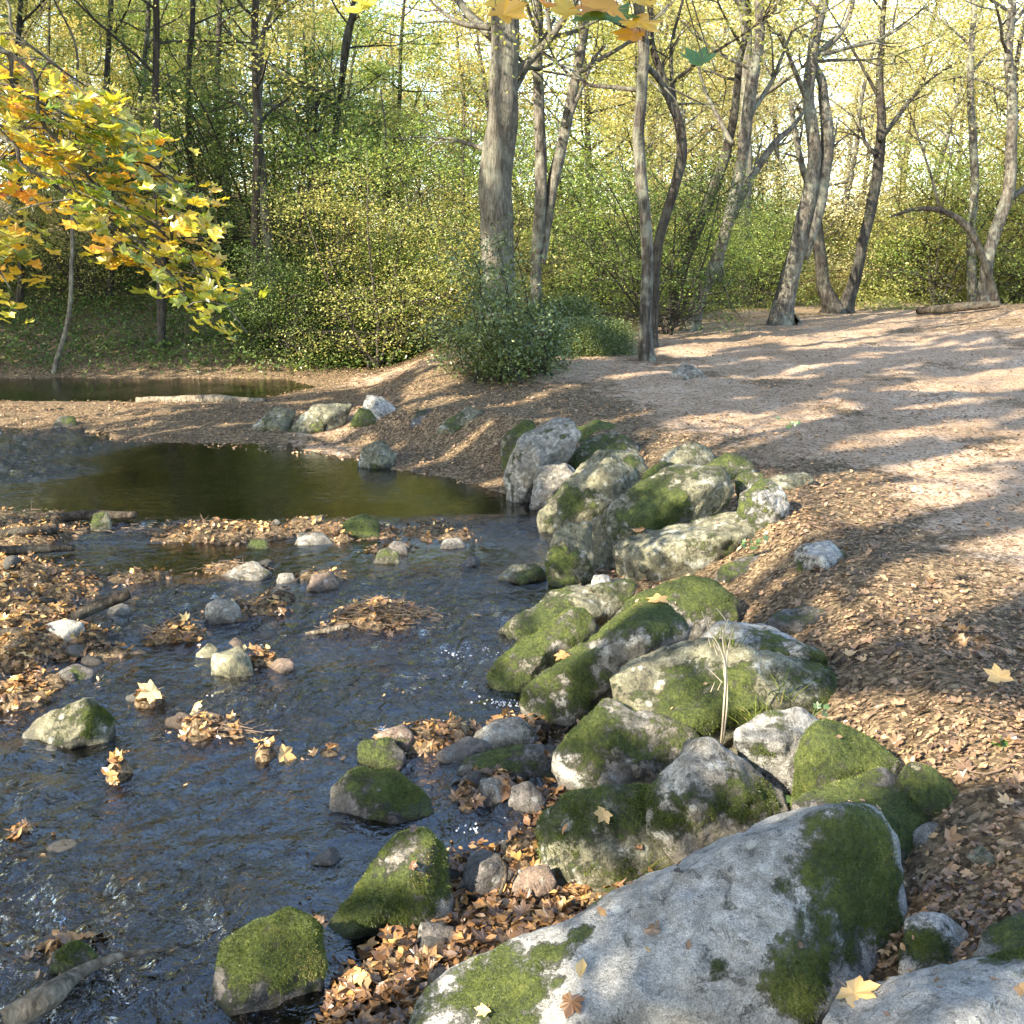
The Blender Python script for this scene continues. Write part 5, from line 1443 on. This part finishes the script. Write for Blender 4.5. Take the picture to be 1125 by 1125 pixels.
def scatter_leaves():
    r = np.random.default_rng(303)
    n = 260000
    y = 2.0 * (27 / 2.0) ** r.random(n)
    x = r.uniform(-1, 1, n) * (.50 * y + .5)
    P = np.c_[x, y]
    h, sd, isl = terrain(P)
    sand = zone(P, h, sd, isl)
    P3 = np.c_[P, 0 * x]
    patch = np.clip(.55 + .8 * fbm(P3 * 1.3 + 3, 3), .05, 1.2)
    dens = np.where(sd > 0, (1 - .87 * sand) * patch * np.where(y < 9, .75, .8), 0)
    bar = (sd > 0) & (y > 9) & (x < -.6)
    dens = np.where(bar, .9 * patch, dens)
    dens = np.where((y > 18) & (x < -3), .35 * patch, dens)
    island = (h > .0) & (isl > -1) & (h <= isl + .03) & (sd < .35)
    dens = np.where(island, 1.0 * np.clip(.6 + .7 * fbm(P3 * 3 + 8, 2), .15, 1), dens)
    shallow = (~island) & (isl > -.05) & (sd < 0)
    dens = np.where(shallow, .22, dens)
    inlet = (x > -.75) & (x < .5) & (y < 4.3) & (sd > -.1)
    dens = np.where(inlet, np.where(h > -.03, .55, dens), dens)
    ok = r.random(n) < dens * .62
    P, island, inlet, h = P[ok], island[ok], inlet[ok], h[ok]
    idx, C, Nn = drop(P, .012, r)
    fresh = (island[idx] | inlet[idx])
    dist = np.hypot(C[:, 1], H - C[:, 2])
    C = C + np.c_[0 * dist, 0 * dist, np.maximum(r.uniform(.002, .028, len(C)) * np.where(fresh, 1.2, .8), 0)]
    under = C[:, 2] < .012
    C[:, 2] = np.where(under & (r.random(len(C)) < .5), .012, C[:, 2])
    tilt = np.where(fresh, .42, .32)
    Nn = np.where(fresh[:, None], Nn * .4 + np.array([0, 0, .6]), Nn)
    Nn = Nn + r.normal(size=Nn.shape) * tilt[:, None]
    Nn[:, 2] = np.abs(Nn[:, 2]) + .05
    near = dist < 6.5
    maple = near & (r.random(len(C)) < np.where(fresh, .24, .06))
    size = np.where(maple, r.uniform(.036, .076, len(C)), r.uniform(.013, .034, len(C)) * (1 + .7 * fresh))
    size = np.where((~near) & (~fresh), r.uniform(.026, .05, len(C)), size)
    rnd = np.clip(r.normal(.5, .26, len(C)) + .18 * fbm(C * 2, 2), 0, 1)
    rnd = np.where(fresh, np.clip(rnd + .04, 0, 1) * np.where(C[:, 2] < .06, .72, 1) * np.where((C[:, 1] < 4.2) & (C[:, 0] > -.8), .82, 1), rnd * .9)
    # the largest-looking leaves are things of their own
    show = size / dist * (C[:, 2] > 0) * (np.abs(C[:, 0]) < .466 * C[:, 1] * 1.02) * maple
    view_ok = (H - C[:, 2]) / C[:, 1] < .80
    show = show * view_ok
    big = np.zeros(len(C), bool)
    big[np.argsort(-show)[:280]] = True
    for i in np.nonzero(big)[0]:
        V, Fa, k = place_leaves(TPL_MF, C[i:i + 1], Nn[i:i + 1], size[i:i + 1], r, .7)
        o = mk('fallen_leaf', V, [Fa], M['leaf_fresh' if fresh[i] else 'leaf_litter'], None, {'rnd': np.full(k, rnd[i])}, smooth=False, loc=C[i])
        if fresh[i]:
            tag(o, 'orange-brown maple leaf lying in the leaf beds of the stream or inlet', 'leaf', 'fallen leaves in the stream and inlet')
        else:
            tag(o, 'brown fallen leaf lying in the litter of the near bank', 'leaf', 'fallen leaves on the near bank')
    for nm, mask, mat, lab in (('leaf_litter', ~fresh & ~big, 'leaf_litter', 'brown leaf litter covering the bank and the sides of the path'),
                               ('stream_leaves', fresh & ~big, 'leaf_fresh', 'orange and tan leaves heaped in beds in the stream and inlet')):
        mb = MB()
        for tpl, mm in ((TPL_M, maple), (TPL_OV, ~maple)):
            s = np.nonzero(mask & mm)[0]
            if not len(s): continue
            V, Fa, k = place_leaves(tpl, C[s], Nn[s], size[s], r, .75)
            mb.add(V, [Fa], rnd=np.repeat(rnd[s], k))
        o = mb.build(nm, M[mat], smooth=False)
        tag(o, lab, 'leaves', kind='stuff')
scatter_leaves()
# leaves that can be told apart
def single(px, py, size, mat, rnd, label, nrm=(0, -.4, .9), seed=0, curl=.5, up=.012, tpl=TPL_MF):
    r = np.random.default_rng(seed)
    d = Vector(ray(px, py)).normalized()
    h = rock_bvh.ray_cast(Vector((0, 0, H)), d)
    g = ground_bvh.ray_cast(Vector((0, 0, H)), d)
    best = min([q for q in (h, g) if q[0] is not None], key=lambda q: q[3])
    p = np.array(best[0][:]) + np.array(best[1][:]) * up
    n = np.array(best[1][:]) * .8 + np.array(nrm) * .5
    V, Fa, k = place_leaves(tpl, p[None], n[None], np.array([size]), r, curl)
    o = mk('fallen_leaf', V, [Fa], M[mat], None, {'rnd': np.full(k, rnd)}, smooth=False, loc=p)
    tag(o, label, 'leaf')
single(932, 1093, .125, 'leaf_fresh', .88, 'big yellow maple leaf on the pale flat corner boulder', seed=3, curl=.7, up=.02)
single(632, 1100, .085, 'leaf_fresh', .3, 'curled brown leaf standing on the smooth grey boulder', seed=5, curl=1.4, nrm=(-.6, -.6, .3), up=.02)
single(641, 1066, .06, 'leaf_fresh', .9, 'small yellow leaf beside the curled brown one on the smooth grey boulder', seed=6, curl=.9, tpl=TPL_OV, up=.01)
single(720, 1028, .055, 'leaf_litter', .35, 'little rust-brown leaf in the middle of the smooth grey boulder', seed=7, curl=1.2)
single(537, 1112, .05, 'leaf_fresh', .95, 'pale leaf on the mossy foot of the smooth grey boulder', seed=8)
single(664, 893, .07, 'leaf_fresh', .85, 'orange leaf stuck upright on the squat mossy boulder', seed=9, nrm=(0, -.9, .2))
single(622, 720, .09, 'leaf_fresh', .5, 'orange leaf on the narrow mossy ridge', seed=10)
single(723, 663, .12, 'leaf_fresh', .8, 'yellow leaf on the bright green mossy hump', seed=11)
single(1098, 758, .12, 'leaf_fresh', .85, 'pale tan leaf standing up on the path edge', seed=12, nrm=(0, -1, .1), up=.04)
single(1096, 815, .10, 'leaf_green_maple', .6, 'green leaf lying among brown ones on the bank', seed=13)
single(1118, 1085, .05, 'leaf_fresh', .6, 'small orange leaf at the edge of the corner boulder', seed=14)
single(560, 865, .13, 'leaf_fresh', .35, 'large rust-coloured leaf draped over the wedge of grey stone', seed=15)
single(705, 585, .10, 'leaf_fresh', .45, 'orange leaf caught between the long tilted boulder and the low block', seed=16)
single(300, 830, .11, 'leaf_fresh', .8, 'yellow-orange leaf on the water by the little bed of wet leaves', seed=17, up=.04)
single(168, 762, .14, 'leaf_fresh', .98, 'bright yellow leaf on top of a small debris mound in midstream', seed=18, up=.03)

# --- bristly debris on the midstream mounds
def debris():
    r = np.random.default_rng(44)
    mb = MB()
    for (px, py, rx, ry, n) in ((430, 682, 58, 10, 420), (255, 808, 30, 8, 50), (20, 575, 60, 10, 200), (200, 585, 90, 10, 260), (370, 585, 60, 8, 160), (175, 700, 25, 8, 80), (255, 628, 40, 6, 70)):
        for _ in range(n):
            p = at_z(px + r.normal() * rx * .5, py + r.normal() * ry * .5)
            p[2] = max(ground_z(p[0], p[1]), 0) + r.uniform(0, .02)
            d = np.array([r.normal(), r.normal(), abs(r.normal()) * .10]); d /= np.linalg.norm(d)
            L = r.uniform(.03, .11)
            q = p + d * L
            s = np.cross(d, [0, 0, 1.0]); s = s / (np.linalg.norm(s) + 1e-6) * .0025
            u = np.cross(s, d) ; u = u / np.linalg.norm(u) * .0025
            V = np.array([p - s, p + s, p + u, q - s * .5, q + s * .5, q + u * .5])
            mb.add(V, [np.array([[0, 1, 4, 3], [1, 2, 5, 4], [2, 0, 3, 5]])])
    for _ in range(150):
        y = r.uniform(2.6, 11); x = np.interp(y, BK_Y, BK_X) + abs(r.normal()) * 1.3 * (y / 5) - .1
        p = np.array([x, y, 0]); a = r.uniform(0, 6.28); L = r.uniform(.05, .28)
        pts = [p + np.array([math.cos(a), math.sin(a), 0]) * L * t + np.array([r.normal(), r.normal(), 0]) * L * .06 for t in (0, .35, .7, 1)]
        for q in pts: q[2] = ground_z(q[0], q[1]) + .012 + r.uniform(0, .012)
        mb.add(*tube(resample(pts, 7), np.linspace(r.uniform(.002, .005), .0012, 7), 5, .2, 1))
    o = mb.build('twig_debris', M['twig'], smooth=False)
    tag(o, 'brown twigs and stalks caught on the midstream leaf mounds and strewn on the bank', 'debris', kind='stuff')
debris()

# --- low green ground plants at the edge of the far wood
def undergrowth():
    r = np.random.default_rng(66)
    n = 5200
    y = r.uniform(24.5, 38, n); u = r.uniform(-.12, .55, n); x = u * y
    P3 = np.c_[x, y, 0 * x]
    k = fbm(P3 * .5, 2) > -.15
    k &= ~((u > .36) & (y < 26))
    x, y = x[k], y[k]
    z = terrain(np.c_[x, y])[0]
    cl = np.c_[x, y, z + r.uniform(.03, .5, len(x)) * sst(24.5, 28, y)]
    V, Q, rnd = spray_leaves(cl, 11, .16, .6, .075, r, .7)
    o = mk('undergrowth', V, [Q], M['leaf_mid'], None, {'rnd': rnd * .7}, smooth=False)
    tag(o, 'low green undergrowth carpeting the far wood', 'undergrowth', kind='stuff')
    n = 5200
    y = r.uniform(18.3, 27, n); x = -y * r.uniform(.1, .52, n)
    z, sd, _ = terrain(np.c_[x, y])
    k = (sd > .1)
    x, y, z = x[k], y[k], z[k]
    cl = np.c_[x, y, z + r.uniform(.0, .25, len(x))]
    V, Q, rnd = spray_leaves(cl, 9, .16, .5, .07, r, .7)
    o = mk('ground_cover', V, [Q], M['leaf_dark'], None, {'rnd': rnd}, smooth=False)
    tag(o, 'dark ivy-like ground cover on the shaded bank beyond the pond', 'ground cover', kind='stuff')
undergrowth()

# ------------------------------------------------------------------ light
SUN_EL = math.radians(33)
az = np.array([-.77, -.64]); az /= np.linalg.norm(az)
sun = bpy.data.lights.new('sun', 'SUN')
sun.energy = 4.3
sun.angle = math.radians(.53)
sun.color = (1.0, .90, .74)
so = bpy.data.objects.new('sun', sun)
link(so)
dvec = Vector((-az[0] * math.cos(SUN_EL), -az[1] * math.cos(SUN_EL), -math.sin(SUN_EL)))
so.rotation_euler = dvec.to_track_quat('-Z', 'Y').to_euler()
so.location = (-20, -17, 20)
world = bpy.data.worlds.new('World')
scene.world = world
world.use_nodes = True
wn = world.node_tree
bg = wn.nodes['Background']
sky = wn.nodes.new('ShaderNodeTexSky')
sky.sky_type = 'NISHITA'
sky.sun_disc = False
sky.sun_elevation = SUN_EL
sky.sun_rotation = math.atan2(az[0], az[1])
sky.air_density = 1.0
sky.dust_density = .8
sky.ozone_density = 1.2
wn.links.new(sky.outputs[0], bg.inputs[0])
bg.inputs[1].default_value = .15
vs = scene.view_settings
vs.view_transform = 'Standard'
vs.look = 'None'
vs.gamma = 1
vs.exposure = 2.42
scene.render.engine = 'CYCLES'
cy = scene.cycles
cy.max_bounces = 8
cy.diffuse_bounces = 4
cy.glossy_bounces = 3
cy.transmission_bounces = 4
cy.transparent_max_bounces = 8
cy.use_denoising = True
cy.sample_clamp_indirect = 6
